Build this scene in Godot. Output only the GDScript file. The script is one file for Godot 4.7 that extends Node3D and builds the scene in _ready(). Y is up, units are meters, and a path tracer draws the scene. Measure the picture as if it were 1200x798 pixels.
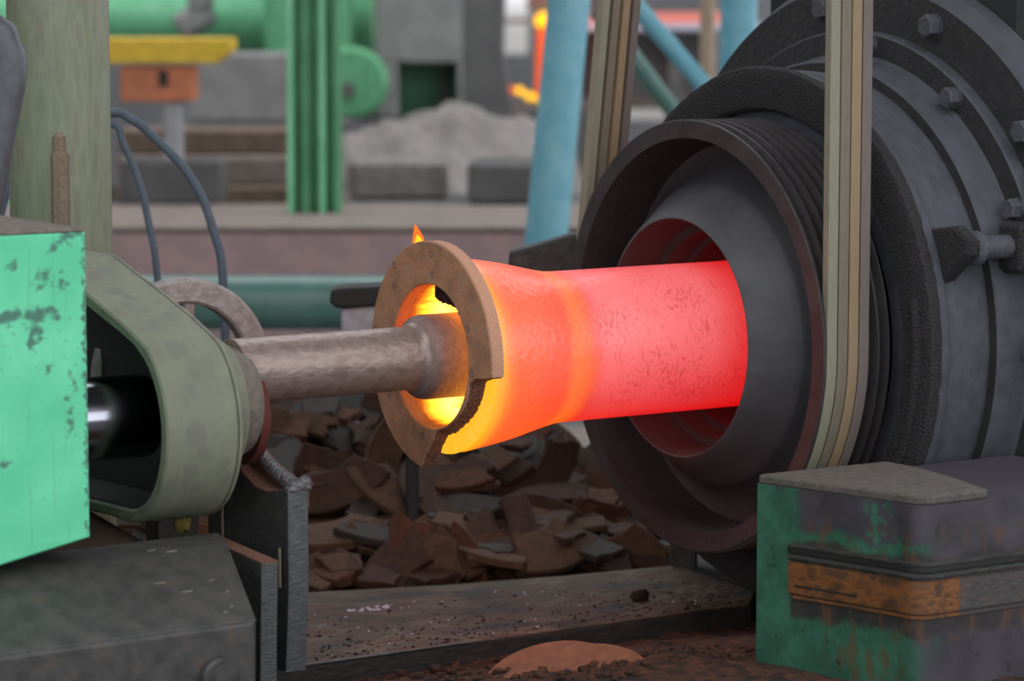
extends Node3D
# A machine shop: a glowing pipe is pulled from a belt-driven spinning mould. y up, metres.
# The machine's axis runs along x at height AX. The hall behind is turned by HALL about y: hall(s, y, q) gives a world point.

const AX := 0.68
const HALL := -0.5736732
var M := {}
var NRM := {}
var used_names := {}
var rng := RandomNumberGenerator.new()

# ------------------------------------------------------------------ geometry
class Geo:
	var v := PackedVector3Array()
	var uv := PackedVector2Array()
	var sg := PackedInt32Array()
	var next_group := 1

	func tri(a: Vector3, b: Vector3, c: Vector3, g: int = -1, ua := Vector2.ZERO, ub := Vector2.ZERO, uc := Vector2.ZERO) -> void:
		v.append(a); v.append(b); v.append(c)
		uv.append(ua); uv.append(ub); uv.append(uc)
		sg.append(g)

	func quad(a: Vector3, b: Vector3, c: Vector3, d: Vector3, g: int = -1, ua := Vector2.ZERO, ub := Vector2.ZERO, uc := Vector2.ZERO, ud := Vector2.ZERO) -> void:
		tri(a, b, c, g, ua, ub, uc)
		tri(a, c, d, g, ua, uc, ud)

	# turn the triangles from first on so that a closed shape faces outwards (clockwise fronts)
	func orient(first: int) -> void:
		var vol := 0.0
		var o: Vector3 = v[first * 3] if v.size() > first * 3 else Vector3.ZERO
		for t in range(first, v.size() / 3):
			vol += (v[t * 3] - o).dot((v[t * 3 + 1] - o).cross(v[t * 3 + 2] - o))
		if vol > 0.0:
			flip(first)

	func flip(first: int) -> void:
		for t in range(first, v.size() / 3):
			var p := v[t * 3 + 1]; v[t * 3 + 1] = v[t * 3 + 2]; v[t * 3 + 2] = p
			var q := uv[t * 3 + 1]; uv[t * 3 + 1] = uv[t * 3 + 2]; uv[t * 3 + 2] = q

	func xform(first: int, x: Transform3D) -> void:
		for i in range(first * 3, v.size()):
			v[i] = x * v[i]

	func count() -> int:
		return v.size() / 3

	# box with chamfered edges
	func bevel_box(c: Vector3, size: Vector3, b: float = 0.004, x := Transform3D.IDENTITY) -> void:
		var first := count()
		var h := size * 0.5
		b = minf(b, minf(h.x, minf(h.y, h.z)) * 0.9)
		var P := func(axis: int, s: Vector3) -> Vector3:
			var r := Vector3.ZERO
			for k in 3:
				r[k] = s[k] * (h[k] if k == axis else h[k] - b)
			return r
		var put := func(a: Vector3, d: Vector3, e: Vector3) -> void:
			if (d - a).cross(e - a).dot(a + d + e) > 0.0:
				tri(a, e, d, -1, Vector2(a.x, -a.y), Vector2(e.x, -e.y), Vector2(d.x, -d.y))
			else:
				tri(a, d, e, -1, Vector2(a.x, -a.y), Vector2(d.x, -d.y), Vector2(e.x, -e.y))
		for axis in 3:
			var j := (axis + 1) % 3
			var k := (axis + 2) % 3
			for s in [-1.0, 1.0]:
				var q := []
				for e in [[-1.0, -1.0], [1.0, -1.0], [1.0, 1.0], [-1.0, 1.0]]:
					var w := Vector3.ZERO
					w[axis] = s; w[j] = e[0]; w[k] = e[1]
					q.append(P.call(axis, w))
				put.call(q[0], q[1], q[2]); put.call(q[0], q[2], q[3])
				for t in [-1.0, 1.0]:
					var w0 := Vector3.ZERO
					w0[axis] = s; w0[j] = t; w0[k] = -1.0
					var w1 := w0
					w1[k] = 1.0
					var a0: Vector3 = P.call(axis, w0)
					var a1: Vector3 = P.call(axis, w1)
					var b0: Vector3 = P.call(j, w0)
					var b1: Vector3 = P.call(j, w1)
					put.call(a0, a1, b1); put.call(a0, b1, b0)
		for sx in [-1.0, 1.0]:
			for sy in [-1.0, 1.0]:
				for sz in [-1.0, 1.0]:
					var w := Vector3(sx, sy, sz)
					put.call(P.call(0, w), P.call(1, w), P.call(2, w))
		xform(first, x * Transform3D(Basis.IDENTITY, c))

	# closed profile of (x, r) turned about the x axis
	func lathe(profile: Array, segs: int = 64, x := Transform3D.IDENTITY, a0: float = 0.0, a1: float = TAU, u_len: float = 1.0, u_from: float = 0.0, closed := true, smooth_deg: float = 28.0) -> void:
		var first := count()
		var n := profile.size()
		var groups := []
		var g := next_group
		var last := n if closed else n - 1
		for i in last:
			var d: Vector2 = profile[(i + 1) % n] - profile[i]
			if i > 0:
				var p: Vector2 = profile[i] - profile[i - 1]
				if absf(p.angle_to(d)) > deg_to_rad(smooth_deg):
					g += 1
			groups.append(g)
		next_group = g + 2
		var full := absf(a1 - a0) > TAU - 0.001
		for i in last:
			var p: Vector2 = profile[i]
			var q: Vector2 = profile[(i + 1) % n]
			for k in segs:
				var t0 := lerpf(a0, a1, float(k) / segs)
				var t1 := lerpf(a0, a1, float(k + 1) / segs)
				if full and k == segs - 1:
					t1 = a0
				var A := Vector3(p.x, p.y * sin(t0), p.y * cos(t0))
				var B := Vector3(q.x, q.y * sin(t0), q.y * cos(t0))
				var C := Vector3(q.x, q.y * sin(t1), q.y * cos(t1))
				var D := Vector3(p.x, p.y * sin(t1), p.y * cos(t1))
				var v0 := float(k) / segs
				var v1 := float(k + 1) / segs
				var up := (p.x - u_from) / u_len
				var uq := (q.x - u_from) / u_len
				if q.y > 1e-6:
					tri(A, B, C, groups[i], Vector2(up, v0), Vector2(uq, v0), Vector2(uq, v1))
				if p.y > 1e-6:
					tri(A, C, D, groups[i], Vector2(up, v0), Vector2(uq, v1), Vector2(up, v1))
		if closed:
			orient(first)
		xform(first, x)

	# outline in xy, from z0 to z1, edges chamfered by b
	func prism(outline: Array, z0: float, z1: float, b: float = 0.0, x := Transform3D.IDENTITY, smooth_deg: float = 25.0) -> void:
		var first := count()
		var n := outline.size()
		var o := PackedVector2Array(outline)
		var area := 0.0
		for i in n:
			area += o[i].cross(o[(i + 1) % n])
		var ins := PackedVector2Array()
		var mid := (z0 + z1) * 0.5
		for i in n:
			var e0 := (o[i] - o[(i + n - 1) % n]).normalized()
			var e1 := (o[(i + 1) % n] - o[i]).normalized()
			var nn := (Vector2(-e0.y, e0.x) + Vector2(-e1.y, e1.x)).normalized() * signf(area)
			ins.append(o[i] + nn * b)
		var levels := [[o, z0], [o, z1]]
		if b > 0.0:
			levels = [[ins, z0], [o, z0 + b], [o, z1 - b], [ins, z1]]
		var g := next_group
		var groups := []
		for i in n:
			if i > 0:
				var e0 := o[i] - o[i - 1]
				var e1 := o[(i + 1) % n] - o[i]
				if absf(e0.angle_to(e1)) > deg_to_rad(smooth_deg):
					g += 3
			groups.append(g)
		next_group = g + 6
		for l in levels.size() - 1:
			var p: PackedVector2Array = levels[l][0]
			var q: PackedVector2Array = levels[l + 1][0]
			var za: float = levels[l][1]
			var zb: float = levels[l + 1][1]
			for i in n:
				var j := (i + 1) % n
				quad(Vector3(p[i].x, p[i].y, za), Vector3(p[j].x, p[j].y, za), Vector3(q[j].x, q[j].y, zb), Vector3(q[i].x, q[i].y, zb), groups[i] + l,
					Vector2(p[i].x, -p[i].y), Vector2(p[j].x, -p[j].y), Vector2(q[j].x, -q[j].y), Vector2(q[i].x, -q[i].y))
		var ends := ins if b > 0.0 else o
		var idx := Geometry2D.triangulate_polygon(ends)
		for t in range(0, idx.size(), 3):
			var A := ends[idx[t]]
			var B := ends[idx[t + 1]]
			var C := ends[idx[t + 2]]
			var turned := (B - A).cross(C - A) * signf(area)
			if turned < 0.0:
				var s := B
				B = C
				C = s
			# sides run i -> j at z0 first: keep the caps turning the same way
			tri(Vector3(A.x, A.y, z0), Vector3(C.x, C.y, z0), Vector3(B.x, B.y, z0), -1, Vector2(A.x, -A.y), Vector2(C.x, -C.y), Vector2(B.x, -B.y))
			tri(Vector3(A.x, A.y, z1), Vector3(B.x, B.y, z1), Vector3(C.x, C.y, z1), -1, Vector2(A.x, -A.y), Vector2(B.x, -B.y), Vector2(C.x, -C.y))
		orient(first)
		xform(first, x)

	# round bar along a path; radius may be one number or one per point
	func tube(path: Array, radius, segs: int = 12, caps := true) -> void:
		var first := count()
		var n := path.size()
		var side := Vector3.UP
		var rings := []
		for i in n:
			var d: Vector3 = (path[mini(i + 1, n - 1)] - path[maxi(i - 1, 0)]).normalized()
			if i == 0 and absf(d.dot(side)) > 0.9:
				side = Vector3.RIGHT
			side = (side - d * side.dot(d)).normalized()
			var w := d.cross(side)
			var r: float = radius[i] if radius is Array else radius
			var ring := []
			for k in segs:
				var a := TAU * k / segs
				ring.append(path[i] + (side * cos(a) + w * sin(a)) * r)
			rings.append(ring)
		var g := next_group
		next_group += 2
		for i in n - 1:
			for k in segs:
				var l := (k + 1) % segs
				quad(rings[i][k], rings[i + 1][k], rings[i + 1][l], rings[i][l], g)
		if caps:
			for k in range(1, segs - 1):
				tri(rings[0][0], rings[0][k], rings[0][k + 1], -1)
				tri(rings[n - 1][0], rings[n - 1][k + 1], rings[n - 1][k], -1)
		orient(first)

	# lumpy ball
	func lump(c: Vector3, size: Vector3, noise: FastNoiseLite, rough: float, rings: int = 7, segs: int = 10, off := Vector3.ZERO) -> void:
		var first := count()
		var P := func(i: int, k: int) -> Vector3:
			var a := PI * i / rings
			var b := TAU * (k % segs) / segs
			var d := Vector3(sin(a) * cos(b), cos(a), sin(a) * sin(b))
			return c + d * size * (1.0 + rough * noise.get_noise_3dv(d * 60.0 + off))
		var g := next_group
		next_group += 2
		for i in rings:
			for k in segs:
				if i > 0:
					tri(P.call(i, k), P.call(i + 1, k), P.call(i, k + 1), g)
				if i < rings - 1:
					tri(P.call(i + 1, k), P.call(i + 1, k + 1), P.call(i, k + 1), g)
		orient(first)

	# height field over x and z
	func ground(x0: float, x1: float, z0: float, z1: float, nx: int, nz: int, f: Callable) -> void:
		var pts := []
		for i in nx + 1:
			var col := []
			for k in nz + 1:
				var x := lerpf(x0, x1, float(i) / nx)
				var z := lerpf(z0, z1, float(k) / nz)
				col.append(Vector3(x, f.call(x, z), z))
			pts.append(col)
		for i in nx:
			for k in nz:
				var a: Vector3 = pts[i][k]
				var b: Vector3 = pts[i + 1][k]
				var c: Vector3 = pts[i + 1][k + 1]
				var d: Vector3 = pts[i][k + 1]
				quad(a, b, c, d, 0, Vector2(a.x, a.z), Vector2(b.x, b.z), Vector2(c.x, c.z), Vector2(d.x, d.z))

	func mesh(material: Material) -> ArrayMesh:
		var st := SurfaceTool.new()
		st.begin(Mesh.PRIMITIVE_TRIANGLES)
		for t in sg.size():
			st.set_smooth_group(sg[t] if sg[t] >= 0 else 0xFFFFFFFF)
			for k in 3:
				st.set_uv(uv[t * 3 + k])
				st.add_vertex(v[t * 3 + k])
		st.generate_normals()
		st.set_material(material)
		return st.commit()

# ------------------------------------------------------------------ scene tree helpers
func hall(s: float, y: float, q: float) -> Vector3:
	return Vector3(0.8399131 * s + 0.5427209 * q, y, 0.5427209 * s - 0.8399131 * q)

func numbered(called: String) -> String:
	if not used_names.has(called):
		used_names[called] = 0
		return called
	used_names[called] += 1
	return "%s_%03d" % [called, used_names[called]]

func tag(o: Node, label: String, category: String, group := "") -> Node:
	o.set_meta("label", label)
	o.set_meta("category", category)
	if group != "":
		o.set_meta("group", group)
	return o

func thing(called: String, label: String, category: String, at := Vector3.ZERO, turn := 0.0, group := "") -> Node3D:
	var o := Node3D.new()
	o.name = numbered(called)
	add_child(o)
	o.position = at
	o.rotation.y = turn
	tag(o, label, category, group)
	return o

func part(called: String, g, material: Material, parent: Node, at := Vector3.ZERO) -> MeshInstance3D:
	var o := MeshInstance3D.new()
	o.mesh = g.mesh(material) if g is Geo else g
	if not g is Geo:
		o.material_override = material
	o.name = called
	o.position = at
	parent.add_child(o, true)
	return o

func single(called: String, g: Geo, material: Material, label: String, category: String, at := Vector3.ZERO, turn := 0.0, group := "") -> MeshInstance3D:
	var o := MeshInstance3D.new()
	o.mesh = g.mesh(material)
	o.name = numbered(called)
	add_child(o)
	o.position = at
	o.rotation.y = turn
	tag(o, label, category, group)
	return o

func structure(called: String, g: Geo, material: Material, label: String, at := Vector3.ZERO, turn := 0.0) -> MeshInstance3D:
	var o := single(called, g, material, label, called.split("_")[0], at, turn)
	o.set_meta("kind", "structure")
	return o

func boxes(list: Array, b := 0.004) -> Geo:
	var g := Geo.new()
	for e in list:
		g.bevel_box(e[0], e[1], b)
	return g

func hex_bolt(r: float, h: float) -> Geo:
	# a hexagonal head along -x with a chamfered crown, its base at x = 0
	var g := Geo.new()
	var o := []
	for k in 6:
		o.append(Vector2(cos(TAU * k / 6 + 0.3), sin(TAU * k / 6 + 0.3)) * r)
	g.prism(o, 0.0, h, r * 0.14, Transform3D(Basis(Vector3(0, 0, 1), Vector3(0, 1, 0), Vector3(-1, 0, 0)), Vector3.ZERO))
	g.lathe([Vector2(-0.002, 0.0), Vector2(-0.002, r * 1.04), Vector2(0.002, r * 1.04), Vector2(0.002, 0.0)], 20)
	return g

# ------------------------------------------------------------------ materials
func noise(seed_: int, freq: float, oct := 4, kind := FastNoiseLite.TYPE_SIMPLEX_SMOOTH) -> FastNoiseLite:
	var n := FastNoiseLite.new()
	n.seed = seed_
	n.noise_type = kind
	n.frequency = freq
	n.fractal_octaves = oct
	return n

func grain(seed_: int, freq: float, strength: float, kind := FastNoiseLite.TYPE_SIMPLEX_SMOOTH) -> NoiseTexture2D:
	var key := "%d_%f_%f_%d" % [seed_, freq, strength, kind]
	if not NRM.has(key):
		var t := NoiseTexture2D.new()
		t.width = 256; t.height = 256
		t.seamless = true
		t.as_normal_map = true
		t.bump_strength = strength
		t.noise = noise(seed_, freq, 5, kind)
		NRM[key] = t
	return NRM[key]

# colours are [offset, colour] pairs over the noise
func mat(called: String, colours: Array, seed_ := 1, freq := 0.02, scale := Vector3.ONE, rough := 0.8, metal := 0.0, normal: Texture2D = null, normal_scale := 1.0, calm := 0.5) -> StandardMaterial3D:
	var m := StandardMaterial3D.new()
	m.resource_name = called
	if colours.size() == 1:
		m.albedo_color = colours[0][1]
	else:
		var g := Gradient.new()
		g.offsets = PackedFloat32Array(colours.map(func(c): return c[0]))
		var mean := Color(0, 0, 0)
		for c in colours:
			mean += c[1] / float(colours.size())
		g.colors = PackedColorArray(colours.map(func(c): return (c[1] as Color).lerp(mean, calm)))
		var t := NoiseTexture2D.new()
		t.width = 256; t.height = 256
		t.seamless = true
		t.noise = noise(seed_, freq, 5)
		t.color_ramp = g
		m.albedo_texture = t
	m.uv1_triplanar = true
	m.uv1_scale = scale
	m.roughness = rough
	m.metallic = metal
	if normal:
		m.normal_enabled = true
		m.normal_texture = normal
		m.normal_scale = normal_scale
	M[called] = m
	return m

func rgb(r: int, g: int, b: int) -> Color:
	return Color(r / 255.0, g / 255.0, b / 255.0)

func glow(called: String, c: Color, energy: float, albedo := Color(0.2, 0.1, 0.05)) -> StandardMaterial3D:
	var m := StandardMaterial3D.new()
	m.resource_name = called
	m.albedo_color = albedo
	m.roughness = 0.8
	m.emission_enabled = true
	m.emission = c
	m.emission_energy_multiplier = energy
	M[called] = m
	return m

func image_material(called: String, img: Image, rough: float, metal := 0.0) -> StandardMaterial3D:
	var m := StandardMaterial3D.new()
	m.resource_name = called
	m.albedo_texture = ImageTexture.create_from_image(img)
	m.roughness = rough
	m.metallic = metal
	M[called] = m
	return m

func ramp_at(stops: Array, x: float) -> Color:
	for i in stops.size() - 1:
		if x <= stops[i + 1][0]:
			var t := clampf((x - stops[i][0]) / (stops[i + 1][0] - stops[i][0]), 0.0, 1.0)
			return (stops[i][1] as Color).lerp(stops[i + 1][1], t)
	return stops[stops.size() - 1][1]

func value_at(stops: Array, x: float) -> float:
	for i in stops.size() - 1:
		if x <= stops[i + 1].x:
			var t := clampf((x - stops[i].x) / (stops[i + 1].x - stops[i].x), 0.0, 1.0)
			return lerpf(stops[i].y, stops[i + 1].y, t)
	return stops[stops.size() - 1].y

func make_materials() -> void:
	var fine := grain(11, 0.05, 6.0)
	var coarse := grain(12, 0.03, 14.0)
	var pitted := grain(13, 0.06, 20.0, FastNoiseLite.TYPE_CELLULAR)
	var cube := Vector3.ONE
	mat("casing_grey", [[0.2, rgb(61, 62, 68)], [0.5, rgb(76, 78, 86)], [0.8, rgb(90, 91, 100)]], 21, 0.018, cube * 4.0, 0.8, 0.0, fine, 0.3)
	mat("casing_shaded", [[0.2, rgb(37, 37, 38)], [0.5, rgb(46, 45, 46)], [0.8, rgb(55, 53, 53)]], 21, 0.018, cube * 4.0, 0.7, 0.0, fine, 0.3)  # darker copy of the casing grey: shade on the ring faces put into colour
	mat("casing_rough", [[0.25, rgb(34, 31, 32)], [0.55, rgb(51, 48, 49)], [0.8, rgb(67, 64, 66)]], 22, 0.05, cube * 11.0, 0.95, 0.0, pitted, 1.1)
	mat("bolt_grey", [[0.3, rgb(66, 66, 72)], [0.7, rgb(87, 87, 94)]], 23, 0.03, cube * 9.0, 0.7, 0.0, fine, 0.3)
	mat("pulley_steel", [[0.25, rgb(51, 45, 47)], [0.5, rgb(62, 58, 59)], [0.8, rgb(72, 69, 69)]], 24, 0.012, cube * 3.0, 0.55, 0.25, fine, 0.15)
	mat("hub_dark", [[0.25, rgb(51, 48, 48)], [0.7, rgb(66, 62, 62)]], 92, 0.012, cube * 2.5, 0.75, 0.0, fine, 0.15)
	mat("pulley_web", [[0.25, rgb(60, 60, 63)], [0.7, rgb(84, 84, 87)]], 25, 0.012, cube * 2.5, 0.6, 0.2, fine, 0.15)
	mat("shaft_steel", [[0.2, rgb(112, 94, 88)], [0.45, rgb(158, 142, 136)], [0.6, rgb(172, 158, 152)], [0.85, rgb(130, 104, 92)]], 26, 0.02, Vector3(3.0, 6.0, 6.0), 0.40, 0.4, fine, 0.22, 0.6)
	mat("collar_steel", [[0.25, rgb(112, 88, 82)], [0.7, rgb(152, 120, 110)]], 27, 0.03, cube * 7.0, 0.6, 0.15, fine, 0.3)
	mat("chrome", [[0.0, rgb(150, 152, 160)]], 1, 0.02, cube, 0.16, 1.0)
	mat("flange_brown", [[0.2, rgb(137, 96, 70)], [0.5, rgb(168, 116, 83)], [0.72, rgb(182, 129, 95)], [0.9, rgb(142, 123, 112)]], 28, 0.014, cube * 5.0, 0.82, 0.0, fine, 0.25)
	mat("flange_edge", [[0.2, rgb(165, 119, 96)], [0.7, rgb(205, 155, 127)]], 29, 0.06, cube * 10.0, 0.85, 0.0, fine, 0.5)
	mat("fracture", [[0.25, rgb(60, 36, 34)], [0.5, rgb(122, 78, 62)], [0.8, rgb(168, 118, 96)]], 30, 0.05, cube * 14.0, 0.95, 0.0, pitted, 1.2)
	mat("slag", [[0.3, rgb(28, 18, 16)], [0.7, rgb(58, 34, 26)]], 31, 0.05, cube * 10.0, 0.95, 0.0, pitted, 1.0)
	mat("sage_paint", [[0.2, rgb(99, 97, 89)], [0.42, rgb(127, 131, 108)], [0.62, rgb(137, 146, 116)], [0.82, rgb(103, 99, 97)]], 32, 0.008, cube * 4.0, 0.7, 0.0, fine, 0.1, 0.68)
	mat("dusty_top", [[0.25, rgb(86, 80, 74)], [0.6, rgb(118, 110, 102)], [0.85, rgb(136, 126, 114)]], 33, 0.03, cube * 5.0, 0.95, 0.0, fine, 0.6)
	mat("red_primer", [[0.3, rgb(77, 30, 24)], [0.7, rgb(98, 43, 34)]], 34, 0.03, cube * 6.0, 0.8)
	mat("dark_steel", [[0.2, rgb(44, 46, 46)], [0.5, rgb(66, 68, 68)], [0.75, rgb(85, 83, 81)], [0.9, rgb(96, 77, 63)]], 35, 0.018, cube * 4.0, 0.58, 0.25, fine, 0.15)
	mat("plate_steel", [[0.2, rgb(41, 42, 41)], [0.55, rgb(58, 60, 58)], [0.85, rgb(78, 78, 73)]], 36, 0.02, cube * 5.0, 0.6, 0.2, fine, 0.4)
	mat("cut_edge", [[0.2, rgb(64, 67, 69)], [0.6, rgb(87, 91, 92)], [0.85, rgb(107, 108, 107)]], 37, 0.03, Vector3(4.0, 14.0, 4.0), 0.55, 0.3, grain(15, 0.06, 8.0), 0.5)
	mat("weld", [[0.3, rgb(74, 72, 74)], [0.7, rgb(128, 126, 126)]], 38, 0.05, cube * 12.0, 0.5, 0.4, fine, 0.5)
	mat("rust_dust", [[0.25, rgb(94, 59, 45)], [0.7, rgb(123, 87, 72)]], 39, 0.04, cube * 8.0, 0.95, 0.0, fine, 0.6)
	mat("slab_dirt", [[0.25, rgb(36, 27, 20)], [0.42, rgb(64, 52, 40)], [0.5, rgb(81, 49, 29)], [0.58, rgb(65, 52, 40)], [0.72, rgb(96, 81, 62)], [0.85, rgb(75, 43, 26)]], 40, 0.008, Vector3(1.5, 1.5, 2.6), 0.7, 0.0, fine, 0.5, 0.1)
	mat("slab_side", [[0.25, rgb(34, 31, 30)], [0.7, rgb(53, 48, 45)]], 90, 0.02, Vector3(2, 4, 2), 0.6, 0.1, fine, 0.3)
	mat("ground_dirt", [[0.2, rgb(26, 18, 14)], [0.45, rgb(60, 37, 25)], [0.6, rgb(95, 54, 31)], [0.8, rgb(56, 42, 32)]], 41, 0.02, cube * 3.0, 0.95, 0.0, coarse, 1.0, 0.15)
	mat("shard_brown", [[0.25, rgb(43, 26, 16)], [0.7, rgb(71, 43, 25)]], 42, 0.02, cube * 6.0, 0.9, 0.0, fine, 0.4)
	mat("shard_tan", [[0.25, rgb(63, 43, 28)], [0.7, rgb(86, 60, 40)]], 43, 0.02, cube * 6.0, 0.9, 0.0, fine, 0.4)
	mat("shard_grey", [[0.25, rgb(31, 26, 20)], [0.7, rgb(50, 41, 33)]], 44, 0.02, cube * 6.0, 0.8, 0.05, fine, 0.4)
	mat("shard_rust", [[0.25, rgb(57, 30, 13)], [0.7, rgb(85, 48, 23)]], 45, 0.02, cube * 6.0, 0.95, 0.0, fine, 0.4)
	mat("post_green", [[0.2, rgb(100, 108, 80)], [0.45, rgb(124, 134, 106)], [0.62, rgb(144, 152, 132)], [0.8, rgb(116, 112, 100)]], 46, 0.02, Vector3(6.0, 0.9, 6.0), 0.5, 0.0, fine, 0.08, 0.6)
	mat("wheel_grey", [[0.2, rgb(128, 112, 106)], [0.5, rgb(156, 148, 146)], [0.8, rgb(176, 170, 168)]], 47, 0.02, cube * 6.0, 0.6, 0.2, fine, 0.3)
	mat("cable_blue", [[0.3, rgb(72, 84, 96)], [0.7, rgb(92, 104, 116)]], 48, 0.03, cube * 6.0, 0.6)
	mat("grey_rubber", [[0.3, rgb(66, 68, 74)], [0.7, rgb(88, 90, 96)]], 49, 0.02, cube * 5.0, 0.45)
	mat("bright_green", [[0.25, rgb(104, 196, 138)], [0.6, rgb(134, 216, 164)], [0.85, rgb(150, 224, 178)]], 50, 0.012, cube * 1.6, 0.35)
	mat("fin_green", [[0.25, rgb(70, 140, 94)], [0.7, rgb(100, 168, 122)]], 51, 0.014, Vector3(4, 1.5, 4), 0.5)
	mat("yellow_paint", [[0.25, rgb(206, 164, 30)], [0.7, rgb(236, 200, 50)]], 52, 0.02, cube * 3.0, 0.5)
	mat("dull_yellow", [[0.25, rgb(90, 82, 50)], [0.7, rgb(150, 132, 56)]], 91, 0.05, cube * 20.0, 0.9)
	mat("grime_top", [[0.25, rgb(70, 66, 62)], [0.6, rgb(94, 88, 82)], [0.85, rgb(106, 99, 90)]], 93, 0.03, cube * 5.0, 0.95, 0.0, fine, 0.5)
	mat("clay_tan", [[0.25, rgb(104, 66, 46)], [0.7, rgb(134, 86, 62)]], 94, 0.02, cube * 5.0, 0.9, 0.0, fine, 0.3)
	mat("oily_grey", [[0.25, rgb(60, 60, 64)], [0.6, rgb(76, 74, 78)], [0.85, rgb(98, 74, 56)]], 95, 0.02, cube * 5.0, 0.45, 0.1, fine, 0.2)
	mat("copper_box", [[0.25, rgb(172, 106, 78)], [0.6, rgb(200, 124, 90)], [0.85, rgb(226, 132, 82)]], 53, 0.02, cube * 3.0, 0.7)
	mat("machine_grey", [[0.25, rgb(123, 122, 121)], [0.7, rgb(148, 146, 144)]], 54, 0.014, cube * 1.5, 0.7)
	mat("machine_dark", [[0.25, rgb(80, 79, 79)], [0.7, rgb(102, 100, 99)]], 55, 0.014, cube * 1.5, 0.7)
	mat("plank_brown", [[0.25, rgb(96, 82, 72)], [0.7, rgb(124, 106, 92)]], 56, 0.014, cube * 2.0, 0.9)
	mat("bed_pink", [[0.25, rgb(157, 137, 137)], [0.6, rgb(182, 157, 157)], [0.85, rgb(187, 144, 141)]], 57, 0.014, cube * 2.0, 0.85)
	mat("bed_top", [[0.25, rgb(117, 106, 100)], [0.7, rgb(144, 131, 123)]], 58, 0.014, cube * 2.0, 0.9)
	mat("teal_pipe", [[0.25, rgb(78, 116, 108)], [0.7, rgb(104, 136, 126)]], 59, 0.014, cube * 2.0, 0.35)
	mat("pale_block", [[0.25, rgb(150, 150, 152)], [0.7, rgb(178, 178, 182)]], 60, 0.02, cube * 6.0, 0.8)
	mat("grey_mound", [[0.2, rgb(108, 104, 102)], [0.5, rgb(131, 127, 125)], [0.8, rgb(152, 141, 133)]], 61, 0.02, cube * 2.0, 0.95, 0.0, fine, 0.6)
	mat("blue_pipe", [[0.25, rgb(92, 160, 180)], [0.6, rgb(116, 180, 198)], [0.85, rgb(150, 190, 196)]], 62, 0.012, cube * 2.0, 0.5)
	mat("tan_pole", [[0.3, rgb(150, 132, 112)], [0.7, rgb(176, 156, 136)]], 63, 0.02, cube * 2.0, 0.8)
	mat("pale_bar", [[0.0, rgb(196, 196, 214)]], 1, 0.02, cube, 0.6)
	mat("concrete", [[0.2, rgb(66, 64, 64)], [0.5, rgb(92, 90, 90)], [0.8, rgb(116, 112, 110)]], 64, 0.012, cube * 0.8, 0.95, 0.0, fine, 0.5)
	mat("hall_wall", [[0.25, rgb(120, 120, 122)], [0.7, rgb(146, 146, 148)]], 65, 0.012, cube * 0.5, 0.95)
	mat("roof_grey", [[0.25, rgb(96, 98, 100)], [0.7, rgb(120, 120, 122)]], 66, 0.012, cube * 0.5, 0.95)
	mat("corrug_green", [[0.3, rgb(70, 150, 100)], [0.7, rgb(100, 186, 130)]], 67, 0.02, cube * 4.0, 0.6)
	mat("black_green", [[0.3, rgb(30, 34, 34)], [0.7, rgb(44, 48, 48)]], 68, 0.02, cube * 3.0, 0.8)
	mat("belt_cream", [[0.3, rgb(125, 123, 106)], [0.7, rgb(139, 136, 116)]], 69, 0.03, Vector3(30, 2, 2), 0.75)
	mat("belt_grey", [[0.3, rgb(107, 100, 86)], [0.7, rgb(123, 114, 99)]], 70, 0.03, Vector3(30, 2, 2), 0.75)
	mat("belt_tan", [[0.3, rgb(132, 113, 86)], [0.7, rgb(150, 127, 99)]], 71, 0.03, Vector3(30, 2, 2), 0.75)
	mat("belt_taupe", [[0.3, rgb(102, 92, 86)], [0.7, rgb(116, 104, 99)]], 72, 0.03, Vector3(30, 2, 2), 0.75)
	mat("groove_pale", [[0.3, rgb(128, 122, 100)], [0.7, rgb(150, 142, 116)]], 73, 0.03, cube * 6.0, 0.8)
	mat("black_oil_shade", [[0.3, rgb(22, 22, 22)], [0.7, rgb(36, 34, 32)]], 74, 0.03, cube * 6.0, 0.6)  # black of oil and dark parts, also the painted shade inside the yoke
	mat("rust_band", [[0.2, rgb(62, 46, 35)], [0.45, rgb(114, 70, 35)], [0.62, rgb(133, 83, 42)], [0.8, rgb(74, 58, 46)]], 75, 0.016, Vector3(4, 6, 4), 0.5, 0.1, fine, 0.2, 0.15)
	mat("pin_brown", [[0.3, rgb(104, 92, 78)], [0.7, rgb(138, 120, 100)]], 76, 0.03, cube * 8.0, 0.8)
	mat("green_box_dark", [[0.3, rgb(60, 106, 85)], [0.7, rgb(90, 138, 110)]], 77, 0.03, cube * 4.0, 0.7)
	glow("molten", Color(1.0, 0.74, 0.08), 2.0)
	glow("hot_orange", Color(1.0, 0.36, 0.06), 1.1)
	glow("hot_salmon", Color(0.95, 0.55, 0.5), 0.85)
	glow("flame_core", Color(1.0, 0.62, 0.08), 2.2)
	glow("flame_tip", Color(1.0, 0.42, 0.06), 1.2)
	M["green_paint"] = image_material("green_paint", green_paint(), 0.55)
	M["worn_green"] = image_material("worn_green", worn_green(), 0.6)
	hot_materials()

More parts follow.
